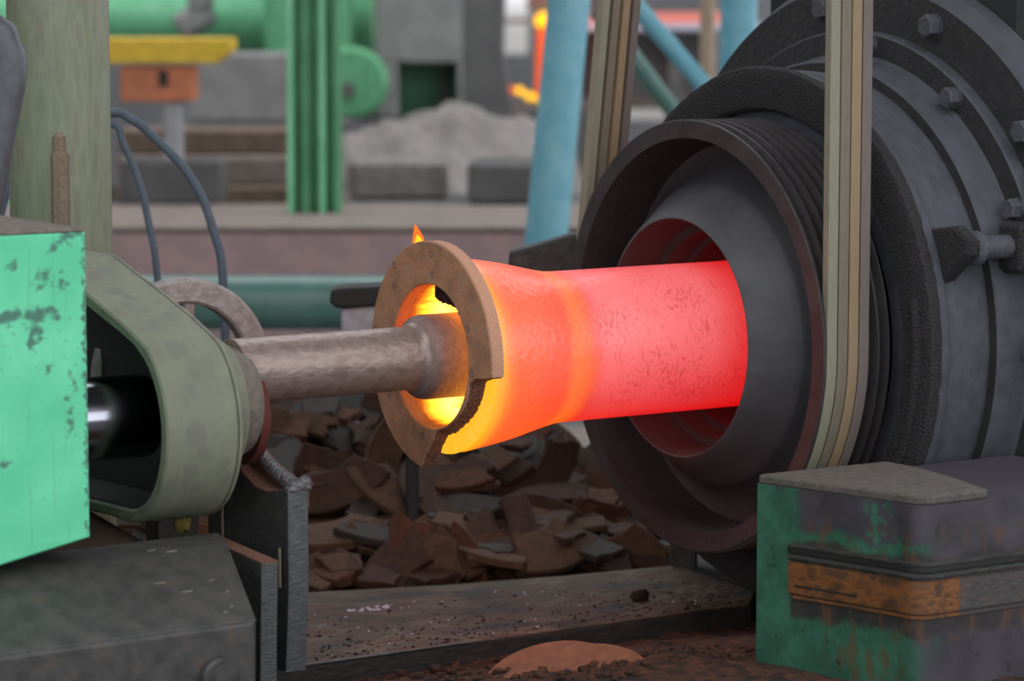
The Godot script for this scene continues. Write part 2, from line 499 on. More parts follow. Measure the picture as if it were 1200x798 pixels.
# mint paint with grease smears, over one metre by one metre; x runs from -1 to 0, y from 1 down to 0
func green_paint() -> Image:
	var n := 512
	var img := Image.create(n, n, false, Image.FORMAT_RGB8)
	var a := noise(101, 0.012, 4)
	var b := noise(102, 0.09, 3)
	var marks := [[-0.125, 0.398, 0.055, 0.012], [-0.085, 0.392, 0.03, 0.014], [-0.098, 0.375, 0.014, 0.02], [-0.105, 0.355, 0.01, 0.01], [-0.06, 0.495, 0.012, 0.012], [-0.135, 0.474, 0.012, 0.009],
		[-0.052, 0.44, 0.012, 0.02], [-0.085, 0.45, 0.014, 0.022], [-0.032, 0.525, 0.03, 0.01], [-0.04, 0.51, 0.01, 0.02], [-0.035, 0.22, 0.007, 0.05], [-0.03, 0.27, 0.006, 0.03], [-0.165, 0.14, 0.02, 0.01],
		[-0.075, 0.30, 0.007, 0.014], [-0.005, 0.3, 0.004, 0.5], [-0.2, 0.3, 0.03, 0.02], [-0.26, 0.42, 0.04, 0.015], [-0.07, 0.385, 0.025, 0.006]]
	for j in n:
		for i in n:
			var x := float(i) / n - 1.0
			var y := 1.0 - float(j) / n
			var w := a.get_noise_2d(i, j)
			var f := b.get_noise_2d(i, j)
			var c := rgb(92, 204, 154).lerp(rgb(112, 220, 172), clampf(0.5 + w, 0, 1))
			var dirt := 0.0
			for m in marks:
				var dx: float = (x - m[0] + b.get_noise_2d(j, i * 0.5) * 0.012) / m[2]
				var dy: float = (y - m[1] + w * 0.02) / (m[3] * 0.8)
				var d := dx * dx + dy * dy
				if d < 2.2:
					dirt = maxf(dirt, clampf(0.85 - d * 0.6 + f * 1.3 + w * 0.6, 0.0, 1.0))
			dirt = maxf(dirt, 0.35 * smoothstep(0.42, 0.62, f) * smoothstep(0.0, 0.4, w))
			# thin runs down the paint
			for sx in [-0.042, -0.065, -0.11]:
				dirt = maxf(dirt, 0.22 * (1.0 - smoothstep(0.0, 0.0022, absf(x - sx + 0.003 * sin(y * 9.0)))) * smoothstep(-0.2, 0.2, b.get_noise_2d(i, j * 0.1)))
			img.set_pixel(i, j, c.lerp(rgb(62, 88, 80), dirt * 0.72))
	return img

# dark green paint worn to grey and rust; u runs along the faces over 1.2 m, v down 0.6 m
func worn_green() -> Image:
	var w := 640
	var h := 320
	var img := Image.create(w, h, false, Image.FORMAT_RGB8)
	var a := noise(111, 0.016, 4)
	var b := noise(112, 0.07, 3)
	var r := noise(113, 0.03, 4)
	for j in h:
		for i in w:
			var u := 1.2 * i / w
			var y := 0.6 * (1.0 - float(j) / h)
			var na := a.get_noise_2d(i, j)
			var nb := b.get_noise_2d(i, j)
			var nr := r.get_noise_2d(i * 1.6, j * 0.5)
			var c := rgb(44, 108, 80).lerp(rgb(66, 138, 106), clampf(0.5 + na + nb * 0.5, 0, 1))
			# bare, oily metal: most of it beyond the corner and in a patch at the top
			var bare := smoothstep(0.33, 0.40, u + na * 0.05)
			bare = maxf(bare, smoothstep(0.08, 0.11, u + na * 0.03) * smoothstep(0.405, 0.42, y + na * 0.03) * (1.0 - 0.9 * smoothstep(0.05, 0.3, nb + na) * smoothstep(0.22, 0.26, u) * (1.0 - smoothstep(0.31, 0.33, u))))
			bare = maxf(bare, smoothstep(0.50, 0.495, 0.5 + absf(u - 0.045) - 0.012 + nb * 0.02) * smoothstep(0.475, 0.485, y + nb * 0.01))
			c = c.lerp(rgb(66, 66, 72).lerp(rgb(88, 86, 94), clampf(0.5 + na, 0, 1)), bare)
			# greasy band in the middle
			var band := smoothstep(0.075, 0.085, u + nb * 0.01) * smoothstep(0.245, 0.262, y + na * 0.02) * smoothstep(0.40, 0.385, y + na * 0.02) * (1.0 - 0.8 * smoothstep(0.45, 0.75, u))
			c = c.lerp(rgb(44, 42, 42).lerp(rgb(70, 62, 58), clampf(0.5 + nr, 0, 1)), band * 0.9)
			# rust bleeding down and sideways
			var rust := smoothstep(0.05, 0.45, nr + 0.25 * smoothstep(0.15, 0.2, u) * smoothstep(0.38, 0.3, u) * smoothstep(0.24, 0.2, y))
			rust *= smoothstep(0.1, 0.13, u) * smoothstep(0.9, 0.5, u) * smoothstep(0.46, 0.42, y)
			c = c.lerp(rgb(126, 78, 44), rust * 0.55 * (1.0 if y > 0.24 else smoothstep(0.13, 0.17, u) * smoothstep(0.36, 0.3, u)))
			c = c.lerp(rgb(30, 34, 32), 0.6 * smoothstep(0.35, 0.6, nb) * smoothstep(0.1, -0.2, na))
			img.set_pixel(i, j, Color(c.r * 0.78, c.g * 0.74, c.b * 0.76))
	return img

func hot_materials() -> void:
	# the skin of the glowing pipe: hotter towards the flange; u along the axis from x = 0.02 over 0.8 m
	var w := 512
	var h := 512
	var skin := Image.create(w, h, false, Image.FORMAT_RGB8)
	var heat := Image.create(w, h, false, Image.FORMAT_RGB8)
	var a := noise(121, 0.01, 4)
	var b := noise(122, 0.11, 4)
	var s := noise(123, 0.05, 3)
	var stops := [[0.03, Color(1.0, 0.50, 0.0)], [0.05, Color(1.0, 0.36, 0.0)], [0.065, Color(1.0, 0.19, 0.0)], [0.085, Color(1.0, 0.10, 0.0)], [0.13, Color(1.0, 0.08, 0.0)], [0.17, Color(1.0, 0.065, 0.0)], [0.215, Color(0.95, 0.055, 0.0)],
		[0.245, Color(1.0, 0.14, 0.0)], [0.27, Color(1.0, 0.11, 0.0)], [0.30, Color(0.80, 0.012, 0.004)], [0.5, Color(0.74, 0.0, 0.004)], [0.8, Color(0.68, 0.0, 0.0)]]
	for j in h:
		for i in w:
			var x := 0.02 + 0.8 * i / w
			# the scale lies in short flecks turned round the pipe
			var f := b.get_noise_2d(i * 1.9, j * 1.2)
			var g := a.get_noise_2d(i, j)
			var k := s.get_noise_2d(i * 2.0 + j * 0.5, j * 0.5)
			var cool := smoothstep(0.27, 0.32, x)
			var fleck := cool * clampf(smoothstep(0.1, 0.6, f + g * 0.6) * 0.34 + smoothstep(0.3, 0.7, k) * 0.25, 0.0, 0.6)
			var e := ramp_at(stops, x + g * 0.012 * smoothstep(0.03, 0.1, x))
			e = Color(e.r * (1.0 - fleck * 0.55), e.g * (1.0 - fleck), e.b)
			heat.set_pixel(i, j, e.linear_to_srgb())
			var c := rgb(100, 80, 76).lerp(rgb(128, 108, 106), clampf(0.5 + f * 0.8 + g * 0.4, 0, 1)).lerp(rgb(168, 150, 150), cool * 0.8).lerp(rgb(70, 48, 48), fleck)
			skin.set_pixel(i, j, c)
	var m := image_material("hot_skin", skin, 0.34)
	m.emission_enabled = true
	m.emission = Color.WHITE
	m.emission_operator = BaseMaterial3D.EMISSION_OP_MULTIPLY
	m.emission_texture = ImageTexture.create_from_image(heat)
	m.emission_energy_multiplier = 1.0
	m.normal_enabled = true
	m.normal_texture = grain(16, 0.22, 4.0)
	m.normal_scale = 0.1
	m.uv1_scale = Vector3.ONE
	# the bore: dull at the mouth, molten behind it
	var bore := Image.create(256, 256, false, Image.FORMAT_RGB8)
	var inner := [[0.02, Color(0.07, 0.009, 0.0)], [0.036, Color(0.12, 0.018, 0.0)], [0.05, Color(0.7, 0.2, 0.004)], [0.07, Color(1.0, 0.46, 0.03)], [0.1, Color(1.0, 0.62, 0.11)], [0.125, Color(1.0, 0.55, 0.07)], [0.15, Color(1.0, 0.2, 0.006)], [0.8, Color(0.9, 0.1, 0.0)]]
	for j in 256:
		for i in 256:
			var x := 0.02 + 0.8 * i / 256.0
			var g := a.get_noise_2d(i * 2.0, j * 4.0)
			var k := s.get_noise_2d(i * 0.4, j * 3.0)
			var e := ramp_at(inner, x + g * 0.012)
			e = e * (1.0 - 0.55 * smoothstep(0.1, 0.5, k))
			bore.set_pixel(i, j, Color(clampf(e.r, 0, 1), clampf(e.g, 0, 1), clampf(e.b, 0, 1)).linear_to_srgb())
	var n := StandardMaterial3D.new()
	n.resource_name = "molten_bore"
	n.albedo_color = rgb(120, 90, 70)
	n.roughness = 0.8
	n.emission_enabled = true
	n.emission = Color.WHITE
	n.emission_operator = BaseMaterial3D.EMISSION_OP_MULTIPLY
	n.emission_texture = ImageTexture.create_from_image(bore)
	n.emission_energy_multiplier = 3.4
	M["molten_bore"] = n

# ------------------------------------------------------------------ build
func _ready() -> void:
	rng.seed = 4242
	var cam := Camera3D.new()
	cam.name = "camera"
	add_child(cam)
	var eye := Vector3(-3.0617355, 1.4006167, 5.0325040)
	var yaw := 0.9971231
	var pitch := 0.1165391
	var dir := Vector3(cos(yaw) * cos(pitch), -sin(pitch), -sin(yaw) * cos(pitch))
	cam.transform = Transform3D(Basis.looking_at(dir, Vector3.UP), eye)
	var lens := CameraAttributesPhysical.new()
	lens.frustum_focal_length = 108.2707
	lens.frustum_focus_distance = 5.95
	lens.exposure_aperture = 3.0
	lens.frustum_near = 0.05
	lens.frustum_far = 200.0
	cam.attributes = lens
	cam.fov = 12.6495
	cam.current = true
	var env := Environment.new()
	env.background_mode = Environment.BG_SKY
	var sky := Sky.new()
	var sm := ProceduralSkyMaterial.new()
	sm.sky_top_color = Color(0.97, 0.98, 1.0)
	sm.sky_horizon_color = Color(0.97, 0.98, 1.0)
	sm.ground_bottom_color = Color(0.35, 0.34, 0.33)
	sm.ground_horizon_color = Color(0.5, 0.5, 0.5)
	sm.sky_energy_multiplier = 1.0
	sky.sky_material = sm
	env.sky = sky
	env.background_energy_multiplier = 3.0
	env.ambient_light_source = Environment.AMBIENT_SOURCE_SKY
	env.tonemap_mode = Environment.TONE_MAPPER_LINEAR
	env.tonemap_exposure = 1.0
	env.sdfgi_enabled = true
	env.ssao_enabled = true
	env.ssil_enabled = true
	var we := WorldEnvironment.new()
	we.name = "world_environment"
	we.environment = env
	add_child(we)

	make_materials()
	build_hall()
	build_casing()
	build_pulley()
	build_belts()
	build_pipe()
	build_ram()
	build_green_box()
	build_worn_box()
	build_supports()
	build_floor_things()
	build_scrap()
	build_near_background()
	build_far_background()

func build_hall() -> void:
	var turn := HALL
	structure("floor", boxes([[Vector3.ZERO, Vector3(19, 0.3, 28)]], 0.0), M.concrete, "dusty grey concrete floor of the workshop", Vector3(0, -0.15, 0) + hall(0, 0, 2), turn)
	# roof with two long rooflights left open
	var roof := Geo.new()
	for e in [[-12.0, -6.6], [-2.2, 4.5], [9.5, 16.0]]:
		roof.bevel_box(Vector3(0, 0, -(e[0] + e[1]) * 0.5), Vector3(19, 0.3, e[1] - e[0]), 0.0)
	structure("ceiling", roof, M.roof_grey, "grey workshop roof with long open rooflights", Vector3(0, 6.15, 0), turn)
	structure("wall_left", boxes([[Vector3.ZERO, Vector3(0.3, 6.0, 28)]], 0.0), M.hall_wall, "plain grey side wall of the workshop", hall(-9.3, 3.0, 2), turn)
	var wr := Geo.new()
	wr.bevel_box(Vector3(0, 0.6, 0), Vector3(0.3, 1.2, 28), 0.0)
	wr.bevel_box(Vector3(0, 5.5, 0), Vector3(0.3, 1.0, 28), 0.0)
	for q in [-11.8, -7.0, -2.0, 3.0, 8.0, 15.8]:
		wr.bevel_box(Vector3(0, 3.1, -(q - 2.0)), Vector3(0.3, 3.8, 0.5), 0.0)
	structure("wall_right", wr, M.hall_wall, "grey side wall with a row of tall window openings", hall(9.3, 0, 2), turn)
	var wf := Geo.new()
	wf.bevel_box(Vector3(0, 0.5, 0), Vector3(19, 1.0, 0.3), 0.0)
	wf.bevel_box(Vector3(0, 5.7, 0), Vector3(19, 0.6, 0.3), 0.0)
	for s in [-9.2, -4.6, 0.0, 4.6, 9.2]:
		wf.bevel_box(Vector3(s, 3.2, 0), Vector3(0.4, 4.4, 0.3), 0.0)
	structure("wall_front", wf, M.hall_wall, "grey wall with wide window openings behind the viewer", hall(0, 0, -11.8), turn)
	var wb := Geo.new()
	# back wall in pieces round its openings: a narrow tall window, a slot near the floor and a wide band
	for e in [[-9.5, 0.09, 0.0, 6.0], [0.27, 9.5, 2.6, 6.0], [0.09, 0.27, 0.0, 0.9], [0.09, 0.27, 2.7, 6.0], [0.27, 0.62, 0.0, 2.6], [0.62, 9.5, 0.56, 2.6], [0.62, 0.94, 0.0, 0.56], [0.94, 1.9, 0.0, 0.45], [1.9, 9.5, 0.0, 0.56]]:
		wb.bevel_box(Vector3((e[0] + e[1]) * 0.5, (e[2] + e[3]) * 0.5, 0), Vector3(e[1] - e[0], e[3] - e[2], 0.3), 0.0)
	structure("wall_back", wb, M.hall_wall, "far grey workshop wall with bright daylight openings", hall(0, 0, 15.4), turn)

func build_casing() -> void:
	var t := thing("mould_casing", "huge dark grey stepped round machine casing studded with hexagonal bolts", "machine", Vector3(0, AX, 0))
	var g := Geo.new()
	# rough bearing ring facing the pulley, its face lumpy
	g.lathe([Vector2(0.805, 0.456), Vector2(0.797, 0.462), Vector2(0.795, 0.47), Vector2(0.797, 0.5), Vector2(0.795, 0.53), Vector2(0.80, 0.543), Vector2(0.812, 0.548), Vector2(0.825, 0.545), Vector2(0.825, 0.40), Vector2(0.93, 0.38), Vector2(0.93, 0.456)], 160)
	part("rough_ring", roughened(g, 0.003, 61, 42.0), M.casing_rough, t)
	g = Geo.new()
	g.lathe([Vector2(0.822, 0.40), Vector2(0.822, 0.545), Vector2(0.845, 0.541), Vector2(0.855, 0.533), Vector2(0.862, 0.533), Vector2(0.87, 0.539), Vector2(0.90, 0.537), Vector2(0.94, 0.533), Vector2(0.965, 0.529), Vector2(0.965, 0.40)], 128)
	part("drum", g, M.casing_grey, t)
	g = Geo.new()
	g.lathe([Vector2(0.96, 0.40), Vector2(0.96, 0.551), Vector2(0.964, 0.555), Vector2(1.01, 0.558), Vector2(1.024, 0.563), Vector2(1.034, 0.575), Vector2(1.034, 0.40)], 128)
	part("stepped_ring", g, M.casing_grey, t)
	g = Geo.new()
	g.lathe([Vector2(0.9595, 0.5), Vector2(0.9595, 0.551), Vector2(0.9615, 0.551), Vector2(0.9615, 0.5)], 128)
	part("shaded_face", g, M.casing_shaded, t)  # thin dark ring over the step face, its shade given as colour
	g = Geo.new()
	g.lathe([Vector2(1.03, 0.40), Vector2(1.03, 0.614), Vector2(1.033, 0.617), Vector2(1.062, 0.618), Vector2(1.062, 0.40)], 128)
	part("inner_flange", g, M.casing_grey, t)
	g = Geo.new()
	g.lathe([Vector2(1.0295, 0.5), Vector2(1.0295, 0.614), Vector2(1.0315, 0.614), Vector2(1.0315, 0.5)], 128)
	part("shaded_face", g, M.casing_shaded, t)
	g = Geo.new()
	g.lathe([Vector2(1.06, 0.40), Vector2(1.06, 0.715), Vector2(1.064, 0.719), Vector2(1.092, 0.737), Vector2(1.125, 0.739), Vector2(1.125, 0.40)], 144)
	part("outer_flange", g, M.casing_grey, t)
	g = Geo.new()
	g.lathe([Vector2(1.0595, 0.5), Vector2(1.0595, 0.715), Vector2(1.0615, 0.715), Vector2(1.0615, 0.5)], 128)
	part("shaded_face", g, M.casing_shaded, t)
	var outer := hex_bolt(0.0245, 0.027)
	var om := outer.mesh(M.bolt_grey)
	for k in [0, 1, 2, 3, 5, 6, 7, 8, 9, 10, 11]:
		var a := deg_to_rad(9.5 + 30.0 * k)
		var o := part("bolt", om, M.bolt_grey, t, Vector3(1.058, 0.672 * sin(a), 0.672 * cos(a)))
		o.rotation.x = rng.randf() * TAU
	var inner := hex_bolt(0.0215, 0.025).mesh(M.bolt_grey)
	for k in [0, 1, 2, 3, 6, 7, 8, 9, 10, 11, 12]:
		var a := deg_to_rad(0.2 + TAU / 13.0 * 57.29578 * k)
		var o := part("bolt", inner, M.bolt_grey, t, Vector3(1.028, 0.592 * sin(a), 0.592 * cos(a)))
		o.rotation.x = rng.randf() * TAU
	g = Geo.new()
	g.lathe([Vector2(0.80, 0.497), Vector2(0.787, 0.500), Vector2(0.785, 0.508), Vector2(0.789, 0.516), Vector2(0.80, 0.519)], 40, Transform3D.IDENTITY, -0.75, 0.22)
	part("cast_rib", roughened(g, 0.003, 65, 30.0), M.casing_rough, t)
	# square body behind the flange and its foot
	g = Geo.new()
	g.bevel_box(Vector3(1.62, 0.07, 0.0), Vector3(0.98, 1.42, 0.84), 0.02)
	part("body", g, M.black_green, t)
	g = Geo.new()
	g.bevel_box(Vector3(1.4, -0.655, 0.0), Vector3(1.0, 0.05, 1.1), 0.01)
	g.bevel_box(Vector3(1.5, -0.638, -0.3), Vector3(1.0, 0.08, 1.8), 0.01)  # wide black base added to darken the bright floor below the pulley
	part("foot", g, M.black_green, t)
	# clamp: rough lug, washer, rod, second lug
	g = Geo.new()
	g.prism([Vector2(0.478, 0.243), Vector2(0.545, 0.252), Vector2(0.588, 0.226), Vector2(0.584, 0.2), Vector2(0.505, 0.132), Vector2(0.492, 0.15)], 0.0, 0.035, 0.006, zy_at(0.848))
	part("clamp_lug", roughened(g, 0.003, 62, 40.0), M.casing_rough, t)
	g = Geo.new()
	g.lathe([Vector2(0.882, 0.0), Vector2(0.882, 0.028), Vector2(0.888, 0.034), Vector2(0.9, 0.034), Vector2(0.9, 0.0)], 24, Transform3D(Basis.IDENTITY, Vector3(0, 0.208, 0.556)))
	var nut := g
	g = Geo.new()
	g.tube([Vector3(0.89, 0.208, 0.556), Vector3(1.05, 0.208, 0.556), Vector3(1.2, 0.208, 0.556)], 0.0235, 20)
	var clamp_bar := part("clamp_rod", g, M.bolt_grey, t)
	part("clamp_nut", nut, M.casing_grey, clamp_bar)
	g = Geo.new()
	g.bevel_box(Vector3(1.0, 0.205, 0.56), Vector3(0.045, 0.1, 0.075), 0.01)
	part("clamp_lug", roughened(g, 0.003, 63, 40.0), M.casing_rough, t)

# outline given as (z, y), thickness along +x from the plane x
func zy_at(x: float) -> Transform3D:
	return Transform3D(Basis(Vector3(0, 0, 1), Vector3(0, 1, 0), Vector3(1, 0, 0)), Vector3(x, 0, 0))

func roughened(g: Geo, depth: float, seed_: int, freq: float) -> Geo:
	var n := noise(seed_, 1.0, 3)
	for i in g.v.size():
		var p := g.v[i]
		g.v[i] = p + Vector3(n.get_noise_3dv(p * freq), n.get_noise_3dv(p * freq + Vector3(31, 0, 0)), n.get_noise_3dv(p * freq + Vector3(0, 47, 0))) * depth
	return g

func build_pulley() -> void:
	var t := thing("belt_pulley", "large dark steel grooved belt pulley with a deep dished face", "pulley", Vector3(0, AX, 0))
	var g := Geo.new()
	var p := [Vector2(0.618, 0.4046), Vector2(0.618, 0.4395), Vector2(0.6195, 0.442), Vector2(0.6235, 0.442)]
	for k in 6:
		var x := 0.6235 + 0.0262 * k
		p.append_array([Vector2(x + 0.0045, 0.4235), Vector2(x + 0.0175, 0.4235), Vector2(x + 0.0225, 0.442), Vector2(x + 0.0262, 0.442)])
	p.append_array([Vector2(0.783, 0.438), Vector2(0.783, 0.40), Vector2(0.745, 0.392)])
	g.lathe(p, 160)
	part("grooved_rim", g, M.pulley_steel, t)
	g = Geo.new()
	g.lathe([Vector2(0.742, 0.40), Vector2(0.745, 0.388), Vector2(0.741, 0.366), Vector2(0.726, 0.342), Vector2(0.70, 0.322), Vector2(0.680, 0.3135), Vector2(0.673, 0.311), Vector2(0.668, 0.3085), Vector2(0.652, 0.294), Vector2(0.63, 0.279),
		Vector2(0.606, 0.263), Vector2(0.591, 0.251), Vector2(0.587, 0.247), Vector2(0.585, 0.2435), Vector2(0.587, 0.2415), Vector2(0.60, 0.2412), Vector2(0.76, 0.24), Vector2(0.76, 0.34), Vector2(0.77, 0.36), Vector2(0.77, 0.40)], 128, Transform3D.IDENTITY, 0.0, TAU, 1.0, 0.0, true, 32.0)
	part("dished_web", g, M.pulley_web, t)
	g = Geo.new()
	g.lathe([Vector2(0.587, 0.2412), Vector2(0.68, 0.232), Vector2(0.68, 0.214), Vector2(0.73, 0.21), Vector2(0.73, 0.196), Vector2(0.95, 0.19), Vector2(0.95, 0.24), Vector2(0.70, 0.239)], 128)
	part("hub_sleeve", g, M.hub_dark, t)
	g = Geo.new()
	g.lathe([Vector2(0.93, 0.0), Vector2(0.93, 0.2), Vector2(0.96, 0.2), Vector2(0.96, 0.0)], 48)
	part("bore_bottom", g, M.black_oil_shade, t)

func build_belts() -> void:
	var mats := [M.belt_cream, M.belt_grey, M.belt_tan, M.belt_taupe]
	var names := ["cream drive belt running nearest the pulley's open face", "olive grey drive belt second from the pulley's open face", "tan drive belt third from the pulley's open face", "taupe drive belt running nearest the dark machine casing"]
	var r2 := 0.25
	var r1 := 0.431
	var z2 := r1 - r2
	var length := 2.45
	var y2 := sqrt(length * length - z2 * z2)
	var tilt := atan2(z2, y2)
	var half := asin((r1 - r2) / length)
	for i in 4:
		# loop in (z, y): right run up, over the small wheel, left run down, round the big one
		var path := []
		var left_normal := PI + half - tilt
		for k in 9:
			var a := lerpf(0.0, left_normal, k / 8.0)
			path.append([Vector2(z2, y2) + Vector2(cos(a), sin(a)) * r2, a])
		for k in range(0, 49):
			var a := lerpf(left_normal, TAU, k / 48.0)
			path.append([Vector2(cos(a), sin(a)) * r1, a])
		var section := [Vector2(-0.0085, -0.009), Vector2(-0.0118, 0.0115), Vector2(-0.0105, 0.0125), Vector2(0.0105, 0.0125), Vector2(0.0118, 0.0115), Vector2(0.0085, -0.009)]
		var g := Geo.new()
		var n := path.size()
		for k in n:
			var l := (k + 1) % n
			for e in section.size():
				var f := (e + 1) % section.size()
				var pts := []
				for w in [[k, e], [l, e], [l, f], [k, f]]:
					var c: Vector2 = path[w[0]][0]
					var a: float = path[w[0]][1]
					var sec: Vector2 = section[w[1]]
					var o := c + Vector2(cos(a), sin(a)) * sec.y
					pts.append(Vector3(sec.x, o.y, o.x))
				g.quad(pts[0], pts[1], pts[2], pts[3], e + 1)
		g.orient(0)
		single("drive_belt", g, mats[i], names[i], "belt", Vector3(0.6365 + 0.0262 * i, AX, 0), 0.0, "drive belts on the big pulley")

func build_pipe() -> void:
	# flange plate, broken away low on one side; angles are measured from +z towards +y
	var t := thing("flange_plate", "round brown flange plate with a jagged broken gap, on the glowing pipe's end", "flange", Vector3(0, AX, 0))
	var front := [Vector2(-98, 0.2235), Vector2(-96, 0.199), Vector2(-88, 0.170), Vector2(-81, 0.1445), Vector2(-68, 0.1435), Vector2(-49, 0.147), Vector2(-33, 0.153), Vector2(-22, 0.152), Vector2(-16, 0.149), Vector2(-9, 0.165), Vector2(-6.5, 0.195), Vector2(-5, 0.2235)]
	var back := [Vector2(-96.5, 0.2235), Vector2(-93, 0.205), Vector2(-89, 0.176), Vector2(-80, 0.154), Vector2(-55, 0.152), Vector2(-35, 0.160), Vector2(-23, 0.1625), Vector2(-11, 0.166), Vector2(-8, 0.185), Vector2(-5, 0.2235)]
	var jag := noise(71, 0.35, 3)
	var g := Geo.new()
	var edge := Geo.new()
	var broken := Geo.new()
	var n := 240
	var rings := []
	for k in n:
		var d := -180.0 + 360.0 * k / n
		var a := deg_to_rad(d)
		var rf := 0.2235
		var rb := 0.2235
		var cut := d > -98.0 and d < -4.8
		if cut:
			rf = clampf(value_at(front, d) + jag.get_noise_1d(d * 3.0) * 0.003, 0.1425, 0.2235)
			rb = clampf(value_at(back, d) + jag.get_noise_1d(d * 3.0 + 200.0) * 0.004, 0.1445, 0.2235)
		var u := Vector3(0, sin(a), cos(a))
		rings.append([u, rf, rb, cut])
	var X := Vector3.RIGHT
	var th := 0.0275
	for k in n:
		var A: Array = rings[k]
		var B: Array = rings[(k + 1) % n]
		var u: Vector3 = A[0]
		var w: Vector3 = B[0]
		var c := 0.0025
		g.quad(u * 0.1425, w * 0.1425, w * (B[1] - c), u * (A[1] - c), 1)
		g.quad(u * 0.1425 + X * th, u * A[2] + X * th, w * B[2] + X * th, w * 0.1425 + X * th, 2)
		g.quad(u * 0.1425, u * 0.1405 + X * 0.002, w * 0.1405 + X * 0.002, w * 0.1425, 4)
		g.quad(u * 0.1405 + X * 0.002, u * 0.1405 + X * th, w * 0.1405 + X * th, w * 0.1405 + X * 0.002, 3)
		g.quad(u * (A[1] - c), w * (B[1] - c), w * B[1] + X * c, u * A[1] + X * c, 5)
		var side := broken if A[3] or B[3] else edge
		if A[3] or B[3]:
			var m := 4
			for j in m:
				var pts := []
				for q in [[A, u, j], [B, w, j], [B, w, j + 1], [A, u, j + 1]]:
					var f: float = float(q[2]) / m
					var rr := lerpf(q[0][1], q[0][2], f)
					var rad: Vector3 = q[1]
					if q[2] > 0 and q[2] < m:
						rr += jag.get_noise_2d(rad.y * 900.0, rad.z * 900.0 + f * 60.0) * 0.0035
					pts.append(rad * rr + X * lerpf(c, th, f))
				side.quad(pts[0], pts[1], pts[2], pts[3], -1)
		else:
			side.quad(u * A[1] + X * c, w * B[1] + X * c, w * B[2] + X * th, u * A[2] + X * th, 6)
	g.orient(0)
	var face := part("face", g, M.flange_brown, t)
	part("edge", edge, M.flange_edge, t)
	part("fracture", broken, M.fracture, t).set_meta("label", "jagged reddish brown broken edge")
	# small ring marks round the face
	for e in [[136, 0.182], [86, 0.160], [26, 0.155], [88, 0.199], [-6, 0.1555], [-100, 0.160], [128, 0.211], [-150, 0.176]]:
		var a := deg_to_rad(e[0])
		var c = Vector3(0, sin(a), cos(a)) * e[1]
		var m := Geo.new()
		m.lathe([Vector2(0.0002, 0.0045), Vector2(-0.0008, 0.0052), Vector2(-0.0008, 0.0064), Vector2(0.0002, 0.0072)], 20)
		part("ring_mark", m, M.bolt_grey, face, c)
	# charred crust hanging inside the bore
	var crust := Geo.new()
	var nn := noise(72, 0.05, 3)
	for k in 7:
		var a := deg_to_rad(96.0 - k * 8.5)
		crust.lump(Vector3(0.034, sin(a) * 0.123, cos(a) * 0.123), Vector3(0.012, 0.019 + 0.004 * sin(k * 1.3), 0.016), nn, 0.5, 6, 9, Vector3(k * 20, 0, 0))
	part("crust", crust, M.slag, t)

	# glowing pipe
	var pipe := thing("hot_pipe", "glowing red-hot iron pipe flaring to orange behind the flange", "pipe", Vector3(0, AX, 0))
	var o := Geo.new()
	o.lathe([Vector2(0.80, 0.15), Vector2(0.50, 0.15), Vector2(0.29, 0.15), Vector2(0.265, 0.1512), Vector2(0.245, 0.1548), Vector2(0.225, 0.159), Vector2(0.20, 0.1645), Vector2(0.17, 0.1715), Vector2(0.14, 0.1772), Vector2(0.11, 0.182), Vector2(0.08, 0.1862),
		Vector2(0.055, 0.1895), Vector2(0.046, 0.1885), Vector2(0.042, 0.1865), Vector2(0.038, 0.1895), Vector2(0.031, 0.1915), Vector2(0.0285, 0.188), Vector2(0.0285, 0.150), Vector2(0.0285, 0.1435)], 128, Transform3D.IDENTITY, 0.0, TAU, 0.8, 0.02, false, 40.0)
	part("outer_skin", o, M.hot_skin, pipe)
	o = Geo.new()
	o.lathe([Vector2(0.0285, 0.1435), Vector2(0.029, 0.1408), Vector2(0.06, 0.139), Vector2(0.13, 0.1365), Vector2(0.2, 0.134), Vector2(0.8, 0.13), Vector2(0.8, 0.0)], 72, Transform3D.IDENTITY, 0.0, TAU, 0.8, 0.02, false)
	o.flip(0)
	part("glowing_bore", o, M.molten_bore, pipe)
	var lamp := OmniLight3D.new()
	lamp.name = "bore_light"
	lamp.light_color = Color(1.0, 0.30, 0.04)
	lamp.light_energy = 0.03
	lamp.light_size = 0.03
	lamp.omni_range = 12.0
	lamp.omni_attenuation = 2.0
	lamp.shadow_enabled = true
	lamp.position = Vector3(0.13, 0.107, 0.0)
	pipe.add_child(lamp)
	var under := OmniLight3D.new()
	under.name = "skin_light"
	under.light_color = Color(1.0, 0.28, 0.08)
	under.light_energy = 0.02
	under.light_size = 0.1
	under.omni_range = 12.0
	under.omni_attenuation = 2.0
	under.shadow_enabled = true
	under.position = Vector3(0.25, -0.26, 0.02)
	pipe.add_child(under)

	# flame licking up behind the plate
	var fl := thing("flame", "small orange flame licking up behind the flange plate's top", "flame", Vector3(0.036, AX + 0.195, -0.096))
	var fg := Geo.new()
	fg.tube([Vector3(0, 0, 0), Vector3(0, 0.012, -0.001), Vector3(0, 0.026, -0.004), Vector3(0.0, 0.040, -0.010), Vector3(0, 0.052, -0.016)], [0.010, 0.0125, 0.011, 0.006, 0.0006], 12)
	part("outer_tongue", fg, M.flame_tip, fl)
	fg = Geo.new()
	fg.tube([Vector3(-0.004, 0, 0.006), Vector3(-0.004, 0.014, 0.006), Vector3(-0.004, 0.026, 0.003), Vector3(-0.004, 0.034, 0.0)], [0.009, 0.0095, 0.006, 0.0006], 12)
	part("inner_tongue", fg, M.flame_core, fl)
	fg = Geo.new()
